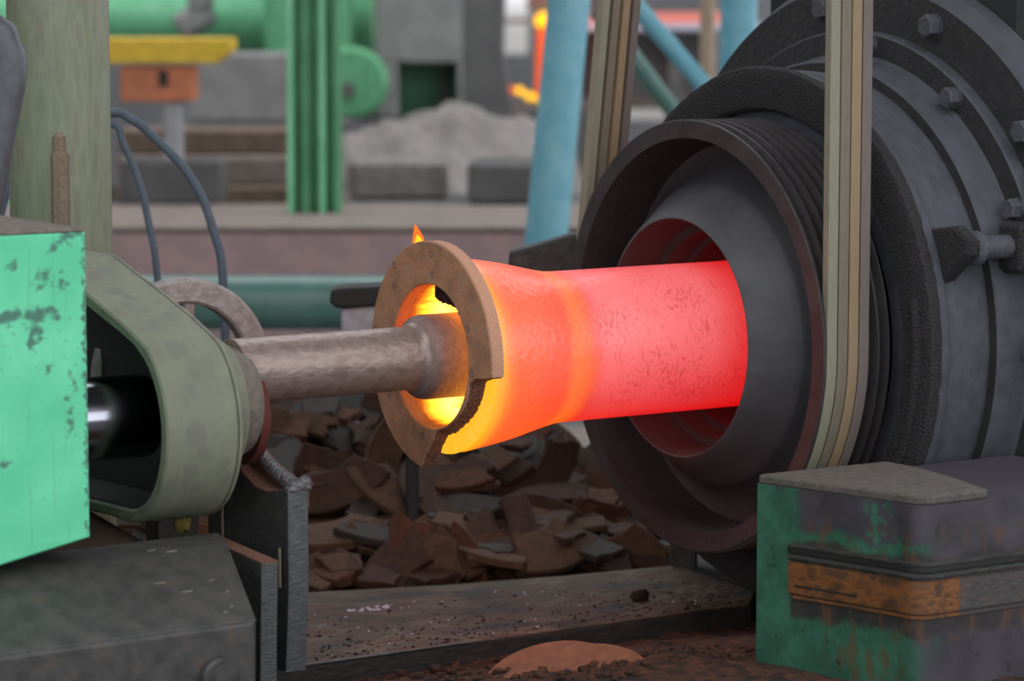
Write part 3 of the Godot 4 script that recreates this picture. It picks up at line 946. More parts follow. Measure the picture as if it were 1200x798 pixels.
	fg.tube([Vector3(0.003, 0, -0.009), Vector3(0.003, 0.018, -0.010), Vector3(0.003, 0.034, -0.013), Vector3(0.003, 0.043, -0.018)], [0.005, 0.006, 0.0035, 0.0005], 10)
	part("side_tongue", fg, M.flame_tip, fl)
	var fo := OmniLight3D.new()
	fo.name = "flame_light"
	fo.light_color = Color(1.0, 0.45, 0.1)
	fo.light_energy = 0.002
	fo.light_size = 0.01
	fo.omni_range = 12.0
	fo.omni_attenuation = 2.0
	fo.shadow_enabled = true
	fo.position = Vector3(-0.004, 0.015, 0.006)
	fl.add_child(fo)

func build_ram() -> void:
	# spindle that holds the pipe
	var t := thing("pulling_spindle", "worn brownish steel spindle reaching into the flange's glowing bore", "spindle", Vector3(0, AX, 0))
	var g := Geo.new()
	g.lathe([Vector2(-0.43, 0.0), Vector2(-0.43, 0.0614), Vector2(-0.053, 0.0614), Vector2(-0.045, 0.0623), Vector2(-0.040, 0.0645), Vector2(-0.0365, 0.068), Vector2(-0.0345, 0.0715), Vector2(-0.0345, 0.0)], 64)
	part("shaft", g, M.shaft_steel, t)
	g = Geo.new()
	g.lathe([Vector2(-0.0345, 0.0), Vector2(-0.0345, 0.0715), Vector2(-0.031, 0.0765), Vector2(-0.025, 0.0803), Vector2(-0.017, 0.0821), Vector2(-0.01, 0.0823), Vector2(0.20, 0.0823), Vector2(0.205, 0.075), Vector2(0.205, 0.0)], 64)
	part("collar", g, M.collar_steel, t)
	# the yoke carries the spindle on the ram rod's end
	var yk := thing("ram_yoke", "sage green painted cast yoke wrapped around the polished ram rod", "bracket", Vector3(0, AX, 0))
	var cy := -0.067
	# outer outline in (z, y): straight upper arm, round nose, straight lower edge; open at the back
	var outer := [Vector2(-0.60, 0.20), Vector2(-0.385, 0.197), Vector2(-0.345, 0.193), Vector2(-0.30, 0.18), Vector2(-0.14, 0.138), Vector2(-0.02, 0.104), Vector2(0.045, 0.082)]
	for k in range(0, 15):
		var a := deg_to_rad(lerpf(58.0, -92.0, k / 14.0))
		outer.append(Vector2(cos(a) * 0.168 - 0.004, cy - 0.018 + sin(a) * 0.178))
	outer.append_array([Vector2(-0.10, -0.262), Vector2(-0.2, -0.268), Vector2(-0.6, -0.28)])
	var inner := []
	for p in [Vector2(-0.6, -0.258), Vector2(-0.2, -0.246), Vector2(-0.10, -0.241)]:
		inner.append(p)
	for k in range(14, -1, -1):
		var a := deg_to_rad(lerpf(58.0, -92.0, k / 14.0))
		inner.append(Vector2(cos(a) * 0.146 - 0.008, cy - 0.018 + sin(a) * 0.154))
	inner.append_array([Vector2(0.03, 0.066), Vector2(-0.03, 0.084), Vector2(-0.15, 0.115), Vector2(-0.3, 0.156), Vector2(-0.6, 0.172)])
	g = Geo.new()
	g.prism(outer + inner, 0.0, 0.15, 0.004, zy_at(-0.645))
	part("band", g, M.sage_paint, yk)
	g = Geo.new()
	var liner := []
	for p in inner:
		liner.append((p as Vector2) + (Vector2(-0.15, cy + 0.03) - p).normalized() * 0.003)
	liner.reverse()
	var shell := []
	for p in inner:
		shell.append((p as Vector2) + (p - Vector2(-0.15, cy + 0.03)).normalized() * 0.002)
	g.prism(shell + liner, 0.0, 0.128, 0.0, zy_at(-0.636))
	g.prism(shell, 0.0, 0.004, 0.0, zy_at(-0.513))
	part("shade_lining", g, M.black_oil_shade, yk)  # black sheets added to darken the yoke's inside, not a real lining
	g = Geo.new()
	g.prism(outer, 0.0, 0.014, 0.002, zy_at(-0.506))
	part("end_plate", g, M.sage_paint, yk)
	g = Geo.new()
	g.lathe([Vector2(-0.50, 0.0), Vector2(-0.50, 0.132), Vector2(-0.465, 0.129), Vector2(-0.458, 0.124), Vector2(-0.455, 0.10), Vector2(-0.455, 0.0)], 64, Transform3D(Basis.IDENTITY, Vector3(0, cy + 0.005, 0)))
	part("boss", g, M.sage_paint, yk)
	g = Geo.new()
	g.lathe([Vector2(-0.458, 0.0), Vector2(-0.458, 0.106), Vector2(-0.43, 0.104), Vector2(-0.415, 0.098), Vector2(-0.408, 0.088), Vector2(-0.408, 0.0)], 64, Transform3D(Basis.IDENTITY, Vector3(0, cy + 0.012, 0)))
	part("end_cap", g, M.dusty_top, yk)
	g = Geo.new()
	g.lathe([Vector2(-0.412, 0.0), Vector2(-0.412, 0.098), Vector2(-0.394, 0.098), Vector2(-0.394, 0.0)], 64, Transform3D(Basis.IDENTITY, Vector3(0, cy - 0.012, -0.012)))
	part("red_washer", g, M.red_primer, yk).set_meta("label", "dark red painted washer")
	var rod := Geo.new()
	rod.lathe([Vector2(-1.3, 0.0), Vector2(-1.3, 0.0765), Vector2(-0.615, 0.0765), Vector2(-0.606, 0.073), Vector2(-0.60, 0.064), Vector2(-0.6, 0.055), Vector2(-0.50, 0.055), Vector2(-0.50, 0.0)], 64)
	single("ram_rod", rod, M.chrome, "polished chrome ram rod between the mint green housing and the yoke", "rod", Vector3(0, AX + cy, 0))

func build_green_box() -> void:
	var t := thing("ram_housing", "mint green painted box housing smeared with dark grease", "housing", Vector3(-0.837, 0.447, 0.25))
	var g := Geo.new()
	g.prism([Vector2(0, 0), Vector2(0, 0.528), Vector2(-0.95, 0.528), Vector2(-0.95, -0.034), Vector2(-0.19, -0.037)], -0.85, 0.0, 0.004)
	part("body", g, M.green_paint, t)
	g = Geo.new()
	g.bevel_box(Vector3(-0.476, 0.531, -0.426), Vector3(0.948, 0.008, 0.846), 0.003)
	part("dusty_lid", g, M.dusty_top, t).set_meta("label", "lid covered with grey dust")

func build_worn_box() -> void:
	# the worn green block near the pulley; footprint in (x, z)
	var t := thing("gear_block", "scuffed dark green cast block with a rusty band round its corner", "machine block", Vector3(0.332, 0.0, 0.609))
	var foot := [Vector2(0, 0), Vector2(0.078, 0.31)]
	for k in 7:
		var a := deg_to_rad(lerpf(166.0, 90.0, k / 6.0))
		foot.append(Vector2(0.113 + cos(a) * 0.034, 0.322 + sin(a) * 0.037))
	foot.append_array([Vector2(0.62, 0.362), Vector2(0.62, 0.0)])
	var g := Geo.new()
	ring_wall(g, foot, 0.0, 0.487, 0.004)
	part("body", g, M.worn_green, t)
	g = Geo.new()
	var lid := [Vector2(0.003, 0.002), Vector2(0.08, 0.31)]
	for k in 5:
		var a := deg_to_rad(lerpf(166.0, 90.0, k / 4.0))
		lid.append(Vector2(0.114 + cos(a) * 0.033, 0.321 + sin(a) * 0.035))
	lid.append_array([Vector2(0.22, 0.357), Vector2(0.243, 0.352), Vector2(0.255, 0.3), Vector2(0.272, 0.25), Vector2(0.285, 0.19), Vector2(0.298, 0.1), Vector2(0.298, 0.01)])
	g.prism(lid, 0.0, 0.018, 0.004, Transform3D(Basis(Vector3(1, 0, 0), Vector3(0, 0, 1), Vector3(0, 1, 0)), Vector3(0, 0.486, 0)))
	part("dusty_lid", roughened(g, 0.0015, 64, 60.0), M.grime_top, t)
	var band: MeshInstance3D
	# raised rusty band and two ridges, from part way along the first face round the corner
	for e in [["rust_band", 0.292, 0.352, 0.003, M.rust_band, 0.075], ["ridge", 0.357, 0.366, 0.006, M.plate_steel, 0.072], ["ridge", 0.378, 0.386, 0.004, M.plate_steel, 0.08], ["ridge", 0.283, 0.290, 0.004, M.rust_band, 0.085], ["oil_strip", 0.366, 0.382, 0.0022, M.black_oil_shade, 0.072]]:
		var path := []
		var start: float = e[5]
		path.append(foot[0].lerp(foot[1], start / 0.32))
		for k in range(1, foot.size() - 1):
			path.append(foot[k])
		g = Geo.new()
		if e[4] == M.rust_band:
			# the rust ends a little past the corner; worn grey carries on
			var far: Vector2 = path[path.size() - 1]
			var near: Vector2 = path[path.size() - 2]
			var mid := near.lerp(far, 0.12)
			path[path.size() - 1] = mid
			var rest := Geo.new()
			band_along(rest, [mid, far], e[1], e[2], e[3])
			part("worn_band", rest, M.oily_grey, t)
		band_along(g, path, e[1], e[2], e[3])
		var made := part(e[0], g, e[4], t)
		if e[0] == "rust_band":
			band = made
	# grease streak on the band
	g = Geo.new()
	band_along(g, [foot[0].lerp(foot[1], 0.28), foot[0].lerp(foot[1], 0.72)], 0.306, 0.312, 0.0045)
	part("oil_streak", g, M.black_oil_shade, band)

# a closed wall round a footprint, u along the perimeter (1.2 m), v over 0.6 m
func ring_wall(g: Geo, foot: Array, y0: float, y1: float, b: float) -> void:
	var n := foot.size()
	var u := 0.0
	var grp := g.next_group
	for i in n:
		var p: Vector2 = foot[i]
		var q: Vector2 = foot[(i + 1) % n]
		var l := p.distance_to(q)
		if l > 0.1:
			grp += 1
		var A := Vector3(p.x, y0, p.y)
		var B := Vector3(q.x, y0, q.y)
		var up := Vector3(0, y1 - y0, 0)
		g.quad(A, A + up, B + up, B, grp if l < 0.1 else -1, Vector2(u / 1.2, 1.0 - y0 / 0.6), Vector2(u / 1.2, 1.0 - y1 / 0.6), Vector2((u + l) / 1.2, 1.0 - y1 / 0.6), Vector2((u + l) / 1.2, 1.0 - y0 / 0.6))
		u += l
	var idx := Geometry2D.triangulate_polygon(PackedVector2Array(foot))
	for k in range(0, idx.size(), 3):
		for y in [y0, y1]:
			var A := Vector3(foot[idx[k]].x, y, foot[idx[k]].y)
			var B := Vector3(foot[idx[k + 1]].x, y, foot[idx[k + 1]].y)
			var C := Vector3(foot[idx[k + 2]].x, y, foot[idx[k + 2]].y)
			var upward := (B - A).cross(C - A).y > 0.0
			if upward == (y > y0):
				g.tri(A, C, B, -1, Vector2(0.4, 0.1), Vector2(0.42, 0.1), Vector2(0.42, 0.12))
			else:
				g.tri(A, B, C, -1, Vector2(0.4, 0.1), Vector2(0.42, 0.1), Vector2(0.42, 0.12))
	var sum := 0.0
	for k in g.count():
		sum += g.v[k * 3].dot(g.v[k * 3 + 1].cross(g.v[k * 3 + 2]))

func band_along(g: Geo, path: Array, y0: float, y1: float, out: float) -> void:
	var n := path.size()
	var off := []
	for i in n:
		var d: Vector2 = (path[mini(i + 1, n - 1)] - path[maxi(i - 1, 0)]).normalized()
		off.append(path[i] + Vector2(-d.y, d.x) * out)
	var b := minf(0.002, (y1 - y0) * 0.3)
	for i in n - 1:
		var P := func(p: Vector2, y: float) -> Vector3: return Vector3(p.x, y, p.y)
		g.quad(P.call(off[i], y0 + b), P.call(off[i], y1 - b), P.call(off[i + 1], y1 - b), P.call(off[i + 1], y0 + b), 1)
		g.quad(P.call(off[i], y1 - b), P.call(path[i], y1), P.call(path[i + 1], y1), P.call(off[i + 1], y1 - b), 2)
		g.quad(P.call(path[i], y0), P.call(off[i], y0 + b), P.call(off[i + 1], y0 + b), P.call(path[i + 1], y0), 3)
	g.quad(P2(path[0], y0), P2(path[0], y1), P2(off[0], y1 - b), P2(off[0], y0 + b), 4)
	g.quad(P2(path[n - 1], y1), P2(path[n - 1], y0), P2(off[n - 1], y0 + b), P2(off[n - 1], y1 - b), 5)

func P2(p: Vector2, y: float) -> Vector3:
	return Vector3(p.x, y, p.y)

func build_supports() -> void:
	# upright saddle plate; outline in (z, y)
	var t := thing("saddle_plate", "upright dark steel saddle plate with a knobbly weld along its hollowed top", "steel plate", Vector3.ZERO)
	var top := [Vector2(-0.16, 0.545), Vector2(-0.10, 0.525), Vector2(-0.04, 0.497), Vector2(0.0, 0.479), Vector2(0.036, 0.467), Vector2(0.08, 0.464), Vector2(0.119, 0.47), Vector2(0.14, 0.478), Vector2(0.158, 0.481)]
	var g := Geo.new()
	g.prism(top + [Vector2(0.158, 0.30), Vector2(0.15, 0.2), Vector2(0.144, 0.135), Vector2(-0.16, 0.13)], 0.0, 0.040, 0.002, zy_at(-0.40))
	var plate := part("plate", g, M.plate_steel, t)
	g = Geo.new()
	g.prism([Vector2(0.157, 0.484), Vector2(0.1615, 0.478), Vector2(0.1615, 0.30), Vector2(0.1535, 0.2), Vector2(0.1475, 0.136), Vector2(0.143, 0.136), Vector2(0.149, 0.2), Vector2(0.157, 0.3)], 0.0, 0.042, 0.001, zy_at(-0.401))
	part("cut_edge", g, M.cut_edge, t).set_meta("label", "pale flame-cut edge with fine ripples")
	g = Geo.new()
	g.prism([Vector2(-0.14, 0.541), Vector2(-0.10, 0.5265), Vector2(-0.04, 0.4985), Vector2(0.0, 0.4805), Vector2(0.036, 0.4685), Vector2(0.08, 0.4655), Vector2(0.112, 0.470), Vector2(0.08, 0.462), Vector2(0.036, 0.464), Vector2(0.0, 0.475), Vector2(-0.04, 0.492), Vector2(-0.10, 0.52)], 0.0, 0.041, 0.0005, zy_at(-0.4005))
	part("dusty_hollow", g, M.rust_dust, t)
	# weld: overlapping beads along the far top edge, a lump at the near end
	g = Geo.new()
	var nn := noise(81, 0.05, 3)
	var bead := [Vector2(-0.13, 0.575), Vector2(-0.07, 0.556), Vector2(-0.02, 0.536), Vector2(0.03, 0.514), Vector2(0.075, 0.500), Vector2(0.115, 0.491), Vector2(0.145, 0.487)]
	for k in 26:
		var f := k / 25.0 * 6.0
		var i := mini(int(f), 5)
		var p: Vector2 = bead[i].lerp(bead[i + 1], f - i)
		g.lump(Vector3(-0.366, p.y - 0.012, p.x), Vector3(0.013, 0.016, 0.0085), nn, 0.25, 5, 8, Vector3(k * 9, 0, 0))
	g.lump(Vector3(-0.372, 0.480, 0.148), Vector3(0.026, 0.014, 0.017), nn, 0.5, 8, 12, Vector3(5, 70, 0))
	g.lump(Vector3(-0.362, 0.488, 0.152), Vector3(0.013, 0.012, 0.013), nn, 0.5, 8, 12, Vector3(5, 170, 0))
	g.lump(Vector3(-0.385, 0.476, 0.152), Vector3(0.017, 0.010, 0.012), nn, 0.6, 8, 12, Vector3(75, 170, 0))
	part("weld_bead", g, M.weld, plate).set_meta("kind", "stuff")
	# rib behind the weld
	g = Geo.new()
	g.prism([Vector2(-0.16, 0.57), Vector2(-0.07, 0.552), Vector2(0.03, 0.508), Vector2(0.115, 0.486), Vector2(0.15, 0.478), Vector2(0.15, 0.44), Vector2(-0.16, 0.44)], 0.0, 0.012, 0.001, zy_at(-0.362))
	part("rear_lip", g, M.rust_dust, t)
	for e in [[-0.098, 0.325, 0.455], [0.128, 0.29, 0.365]]:
		g = Geo.new()
		g.bevel_box(Vector3(-0.4005, (e[1] + e[2]) * 0.5, e[0]), Vector3(0.005, e[2] - e[1], 0.009), 0.002)
		part("guide_strip", g, M.groove_pale, plate)
		g = Geo.new()
		g.bevel_box(Vector3(-0.4, (e[1] + e[2]) * 0.5 + 0.004, e[0] + 0.010), Vector3(0.0024, e[2] - e[1], 0.010), 0.001)
		part("slot", g, M.black_oil_shade, plate)

	# shorter plate in front of it
	t = thing("stop_plate", "short upright steel plate with rusty top, bolted beside the beam cover", "steel plate", Vector3.ZERO)
	g = Geo.new()
	g.prism([Vector2(0.03, 0.378), Vector2(0.245, 0.367), Vector2(0.24, 0.25), Vector2(0.232, 0.02), Vector2(0.03, 0.02)], 0.0, 0.032, 0.002, zy_at(-0.502))
	part("plate", g, M.plate_steel, t)
	g = Geo.new()
	g.prism([Vector2(0.03, 0.3795), Vector2(0.247, 0.3685), Vector2(0.247, 0.364), Vector2(0.03, 0.375)], 0.0, 0.033, 0.001, zy_at(-0.5025))
	part("rusty_top", g, M.rust_dust, t)
	g = Geo.new()
	g.prism([Vector2(0.2445, 0.366), Vector2(0.2475, 0.364), Vector2(0.2425, 0.25), Vector2(0.2345, 0.02), Vector2(0.231, 0.02), Vector2(0.239, 0.25)], 0.0, 0.033, 0.001, zy_at(-0.5025))
	part("cut_edge", g, M.cut_edge, t)

	# folded beam cover at the bottom left: (z, y) section swept along x, its end cut askew
	t = thing("beam_cover", "folded dark sheet steel cover with a scratched ridge, under the mint housing", "steel cover", Vector3.ZERO)
	g = Geo.new()
	var sec := [Vector2(0.12, 0.405), Vector2(0.2, 0.403), Vector2(0.212, 0.400), Vector2(0.443, 0.318), Vector2(0.45, 0.312), Vector2(0.453, 0.304), Vector2(0.457, 0.02), Vector2(0.12, 0.02)]
	var x_end := func(z: float) -> float: return -0.549 - 0.30 * (z - 0.2) if z < 0.452 else -0.632
	var n := sec.size()
	for i in n:
		var p: Vector2 = sec[i]
		var q: Vector2 = sec[(i + 1) % n]
		g.quad(Vector3(-1.9, p.y - 0.012, p.x), Vector3(-1.9, q.y - 0.012, q.x), Vector3(x_end.call(q.x), q.y, q.x), Vector3(x_end.call(p.x), p.y, p.x), 1 if i < 5 else -1)
	var idx := Geometry2D.triangulate_polygon(PackedVector2Array(sec))
	for k in range(0, idx.size(), 3):
		var tri := []
		for j in 3:
			var p: Vector2 = sec[idx[k + j]]
			tri.append(Vector3(x_end.call(p.x), p.y, p.x))
		g.tri(tri[0], tri[1], tri[2])
		g.tri(tri[0] * Vector3(0, 1, 1) + Vector3(-1.9, -0.012, 0), tri[2] * Vector3(0, 1, 1) + Vector3(-1.9, -0.012, 0), tri[1] * Vector3(0, 1, 1) + Vector3(-1.9, -0.012, 0))
	g.orient(0)
	var sheet := part("sheet", g, M.dark_steel, t)
	# worn ridge line
	g = Geo.new()
	for k in 22:
		var x := -1.12 + 0.49 * k / 21.0
		g.lump(Vector3(x, 0.3125 - 0.0095 * (-0.632 - x), 0.4495), Vector3(0.008 + 0.008 * rng.randf(), 0.0018, 0.0024), nn, 0.5, 4, 6, Vector3(k * 13, 0, 0))
	part("worn_ridge", g, M.cut_edge, sheet)
	g = Geo.new()
	for e in [[-0.70, 0.205, 0.4], [-0.665, 0.215, 0.1], [-0.735, 0.31, 0.05], [-0.63, 0.36, 0.8], [-0.64, 0.32, 0.6], [-0.645, 0.405, 0.9], [-0.665, 0.42, 0.8], [-0.7, 0.345, 0.1]]:
		var z: float = e[1]
		g.bevel_box(Vector3.ZERO, Vector3(0.022, 0.0012, 0.002), 0.0004, Transform3D(Basis(Vector3.UP, e[2]), Vector3(e[0], 0.4005 - (z - 0.212) * 0.355, z)))
	part("scratch", g, M.wheel_grey, sheet).set_meta("kind", "stuff")
	# boss with a nut near the bottom edge
	g = Geo.new()
	g.lathe([Vector2(0.0, 0.0), Vector2(0.0, 0.034), Vector2(0.012, 0.034), Vector2(0.018, 0.029), Vector2(0.018, 0.02), Vector2(0.024, 0.018), Vector2(0.024, 0.0)], 32, Transform3D(Basis(Vector3.UP, -PI / 2), Vector3(-0.70, 0.225, 0.4545)))
	part("nut", g, M.dark_steel, t)
	# dark trestle under the housing, between it and the beam
	g = Geo.new()
	g.bevel_box(Vector3.ZERO, Vector3(1.4, 0.03, 0.4), 0.004, Transform3D(Basis(Vector3.RIGHT, 0.1), Vector3(-1.32, 0.38, -0.1)))
	g.bevel_box(Vector3(-1.5, 0.19, -0.15), Vector3(0.5, 0.36, 0.4), 0.004)
	single("trestle", g, M.shard_brown, "dark brown rusty trestle plate under the mint housing", "trestle")

func build_floor_things() -> void:
	# slab between the machines
	var t := thing("base_slab", "long grimy steel slab lying on the dirt in front of the scrap", "slab", Vector3.ZERO)
	var g := Geo.new()
	# outline in (x, z)
	var o := [Vector2(-0.9, -0.10), Vector2(0.10, -0.11), Vector2(0.37, -0.10), Vector2(0.86, -0.10), Vector2(0.95, -0.20), Vector2(0.985, -0.54), Vector2(0.70, -0.575), Vector2(0.415, -0.63), Vector2(0.10, -0.73), Vector2(-0.9, -0.80)]
	g.prism(o, 0.0, 0.06, 0.004, Transform3D(Basis(Vector3(1, 0, 0), Vector3(0, 0, 1), Vector3(0, 1, 0)), Vector3(0, 0.02, 0)))
	part("slab", g, M.slab_side, t)
	g = Geo.new()
	g.prism(o.map(func(p): return p * 0.997 + Vector2(0.0, -0.001)), 0.0, 0.0035, 0.001, Transform3D(Basis(Vector3(1, 0, 0), Vector3(0, 0, 1), Vector3(0, 1, 0)), Vector3(0, 0.0785, 0)))
	part("dirt_crust", g, M.slab_dirt, t)
	# pale worn front arris
	g = Geo.new()
	g.tube([Vector3(-0.5, 0.0795, -0.1045), Vector3(-0.2, 0.0795, -0.1065), Vector3(0.1, 0.0795, -0.1085), Vector3(0.24, 0.0795, -0.104)], [0.002, 0.003, 0.0022, 0.0005], 6)
	part("worn_edge", g, M.cut_edge, t)
	var nn := noise(82, 0.05, 3)
	# crumbs of scale on the slab
	g = Geo.new()
	for k in 520:
		var x := rng.randf_range(-0.35, 0.9)
		var z := -0.12 - 0.42 * rng.randf() * rng.randf()
		var r := rng.randf_range(0.001, 0.0035) * (1.8 if k % 17 == 0 else 1.0)
		g.lump(Vector3(x, 0.0825, z), Vector3(r * 1.2, r * 0.7, r), nn, 0.7, 3, 5, Vector3(k * 7, 0, 0))
	var cr := single("scale_crumbs", g, M.slag, "dark crumbs of scale strewn over the slab", "crumbs")
	cr.set_meta("kind", "stuff")
	g = Geo.new()
	for k in 46:
		var x := rng.randf_range(-0.3, 0.85)
		var z := rng.randf_range(-0.5, -0.14)
		g.lump(Vector3(x, 0.083, z), Vector3(0.003, 0.0015, 0.002), nn, 0.7, 3, 5, Vector3(k * 17, 0, 0))
	for k in 14:
		g.lump(Vector3(0.10 + 0.007 * k + 0.01 * rng.randf(), 0.083, -0.47 - 0.03 * rng.randf()), Vector3(0.006, 0.003, 0.004), nn, 0.8, 4, 6, Vector3(k * 27, 9, 0))
	cr = single("metal_flakes", g, M.pale_bar, "tiny shiny metal flakes scattered on the slab", "flakes")
	cr.set_meta("kind", "stuff")
	g = Geo.new()
	g.lump(Vector3(0, 0.012, 0), Vector3(0.022, 0.013, 0.016), nn, 0.4, 7, 10)
	single("slag_lump", g, M.slag, "small black slag lump lying on the slab", "slag", Vector3(0.685, 0.08, -0.26))
	# dirt heaped in front of the slab up to the worn block
	var h := noise(83, 3.0, 5)
	var fn := func(x: float, z: float) -> float:
		var base := lerpf(0.028, 0.15, smoothstep(-0.12, 0.62, z)) * smoothstep(-1.6, -0.4, x)
		return base + h.get_noise_2d(x, z) * 0.016 + h.get_noise_2d(x * 6.0, z * 6.0) * 0.007 + 0.008 - 0.24 * maxf(smoothstep(0.95, 1.5, x), smoothstep(1.0, 1.5, z)) - 0.06 * smoothstep(-0.40, -0.465, x)
	g = Geo.new()
	g.ground(-0.465, 1.6, -0.15, 1.6, 120, 100, fn)
	var d := single("dirt_bank", g, M.ground_dirt, "rusty brown dirt and scale banked up before the slab", "dirt")
	d.set_meta("kind", "stuff")
	# clods
	g = Geo.new()
	for k in 420:
		var x := rng.randf_range(-0.35, 0.42)
		var z := rng.randf_range(-0.1, 0.6)
		var r := rng.randf_range(0.003, 0.011) * (1.4 if rng.randf() < 0.2 else 1.0)
		g.lump(Vector3(x, fn.call(x, z) + r * 0.3, z), Vector3(r, r * 0.7, r), nn, 0.8, 4, 6, Vector3(k * 5, 0, 0))
	d = single("dirt_clods", g, M.ground_dirt, "loose rusty clods on the dirt bank", "clods")
	d.set_meta("kind", "stuff")
	# buried discs
	for e in [[0.10, 0.088, 0.27, 0.13, "broad curved tan shard half buried in the dirt bank"], [0.05, 0.105, 0.42, 0.15, "lower curved tan shard half buried at the dirt bank's foot"]]:
		g = Geo.new()
		g.lathe([Vector2(0, 0.0), Vector2(0, e[3]), Vector2(0.006, e[3] + 0.004), Vector2(0.018, e[3] + 0.004), Vector2(0.018, 0.0)], 48)
		var b := single("buried_shard", g, M.clay_tan, e[4], "scrap piece", Vector3(e[0], e[1], e[2]))
		b.rotation = Vector3(0.0, 0.45, -1.2)

func shard_mesh(r0: float, r1: float, sweep: float, th: float, seed_: int, m: Material) -> ArrayMesh:
	# a broken piece of ring: two arcs joined by ragged ends, lying flat, centred
	var n := noise(seed_, 0.3, 2)
	var o := []
	var steps := 12
	for k in steps + 1:
		var a := -sweep * 0.5 + sweep * k / steps
		o.append(Vector2(cos(a), sin(a)) * r1)
	for k in range(1, 4):
		var r := lerpf(r1, r0, k / 4.0)
		var a := sweep * 0.5 + n.get_noise_1d(k * 11.0) * 0.08
		o.append(Vector2(cos(a), sin(a)) * r)
	for k in range(steps, -1, -1):
		var a := -sweep * 0.5 + sweep * k / steps
		o.append(Vector2(cos(a), sin(a)) * r0)
	for k in range(1, 4):
		var r := lerpf(r0, r1, k / 4.0)
		var a := -sweep * 0.5 + n.get_noise_1d(k * 13.0 + 90.0) * 0.08
		o.append(Vector2(cos(a), sin(a)) * r)
	var mid := (r0 + r1) * 0.5
	for i in o.size():
		o[i] -= Vector2(mid, 0)
	var g := Geo.new()
	g.prism(o, -th * 0.5, th * 0.5, 0.003, Transform3D(Basis(Vector3(1, 0, 0), Vector3(0, 0, 1), Vector3(0, 1, 0)), Vector3.ZERO))
	return g.mesh(m)

func heap_height(s: float, q: float) -> float:
	var rise := smoothstep(0.55, 1.75, q) * (1.0 - 0.9 * smoothstep(1.75, 2.3, q))
	var fall := 1.0 - smoothstep(-0.02, 0.62, s)
	return 0.02 + 0.30 * rise * (0.25 + 0.75 * fall) * (1.0 - smoothstep(-0.8, -1.3, s))

func build_scrap() -> void:
	var h := noise(84, 3.0, 4)
	var g := Geo.new()
	g.ground(-1.3, 0.9, -2.5, -0.5, 70, 70, func(s: float, z: float) -> float: return heap_height(s, -z) - 0.035 + h.get_noise_2d(s, z) * 0.02 - 0.06 * (smoothstep(0.65, 0.9, s) + smoothstep(-0.7, -0.5, z)))
	var d := single("scrap_heap_core", g, M.ground_dirt, "dark mass of dirt and scale beneath the scrap heap", "dirt", Vector3.ZERO, HALL)
	d.set_meta("kind", "stuff")
	var tones := [["brown", M.shard_brown], ["tan", M.shard_tan], ["grey", M.shard_grey], ["orange", M.shard_rust]]
	var shapes := [["wide", 0.10, 0.205, 1.15, 0.02], ["narrow", 0.15, 0.21, 1.2, 0.018], ["short", 0.12, 0.2, 0.7, 0.022], ["long", 0.13, 0.215, 1.6, 0.02], ["stubby", 0.06, 0.14, 1.3, 0.022]]
	var cache := {}
	var seen := {}
	var spots := []
	for k in 210:
		var q := rng.randf_range(0.74, 1.9)
		var s := rng.randf_range(-0.72, 0.47)
		spots.append(Vector2(s, maxf(q, 0.89 + 0.35 * s + rng.randf() * 0.08)))
	spots.sort_custom(func(a, b): return a.y < b.y)
	for k in spots.size():
		var s: float = spots[k].x
		var q: float = spots[k].y
		var side := "under the glowing flange" if absf(s + 0.02) < 0.13 else ("beside the saddle plate" if s < -0.3 else ("behind the slab's middle" if s < 0.1 else ("below the glowing pipe" if s < 0.33 else "near the pulley's foot")))
		var row := "at the slab's back edge" if q < 1.0 else ("low on the heap" if q < 1.25 else ("halfway up the heap" if q < 1.55 else "along the heap's crest"))
		var ti := 0
		var si := 0
		var tilt := 0.0
		var label := ""
		for attempt in 60:
			ti = [0, 0, 0, 1, 2, 2, 3][rng.randi() % 7] as int
			si = rng.randi() % shapes.size()
			tilt = rng.randf_range(0.1, 0.75) if rng.randf() < 0.85 else rng.randf_range(0.9, 1.4)
			var pose := "lying flat" if tilt < 0.35 else ("leaning" if tilt < 0.8 else "upright")
			label = "%s %s ring shard %s %s, %s" % [shapes[si][0], tones[ti][0], pose, row, side]
			if not seen.has(label):
				break
		seen[label] = 1
		var key := ti * 10 + si
		if not cache.has(key):
			var e: Array = shapes[si]
			cache[key] = shard_mesh(e[1], e[2], e[3], e[4], 300 + key, tones[ti][1])
		var o := MeshInstance3D.new()
		o.mesh = cache[key]
		o.name = numbered("ring_shard")
		add_child(o)
		var pos := hall(s, heap_height(s, q) + rng.randf_range(-0.005, 0.035), q)
		var face := hall(rng.randf_range(-0.7, 0.7), 0, -1.0).normalized()
		var b := Basis(Vector3.UP.cross(face).normalized(), tilt) * Basis(Vector3.UP, rng.randf() * TAU)
		o.transform = Transform3D(b.scaled(Vector3.ONE * rng.randf_range(0.8, 1.15)), pos)
		tag(o, label, "scrap piece", "broken ring shards in the scrap heap")

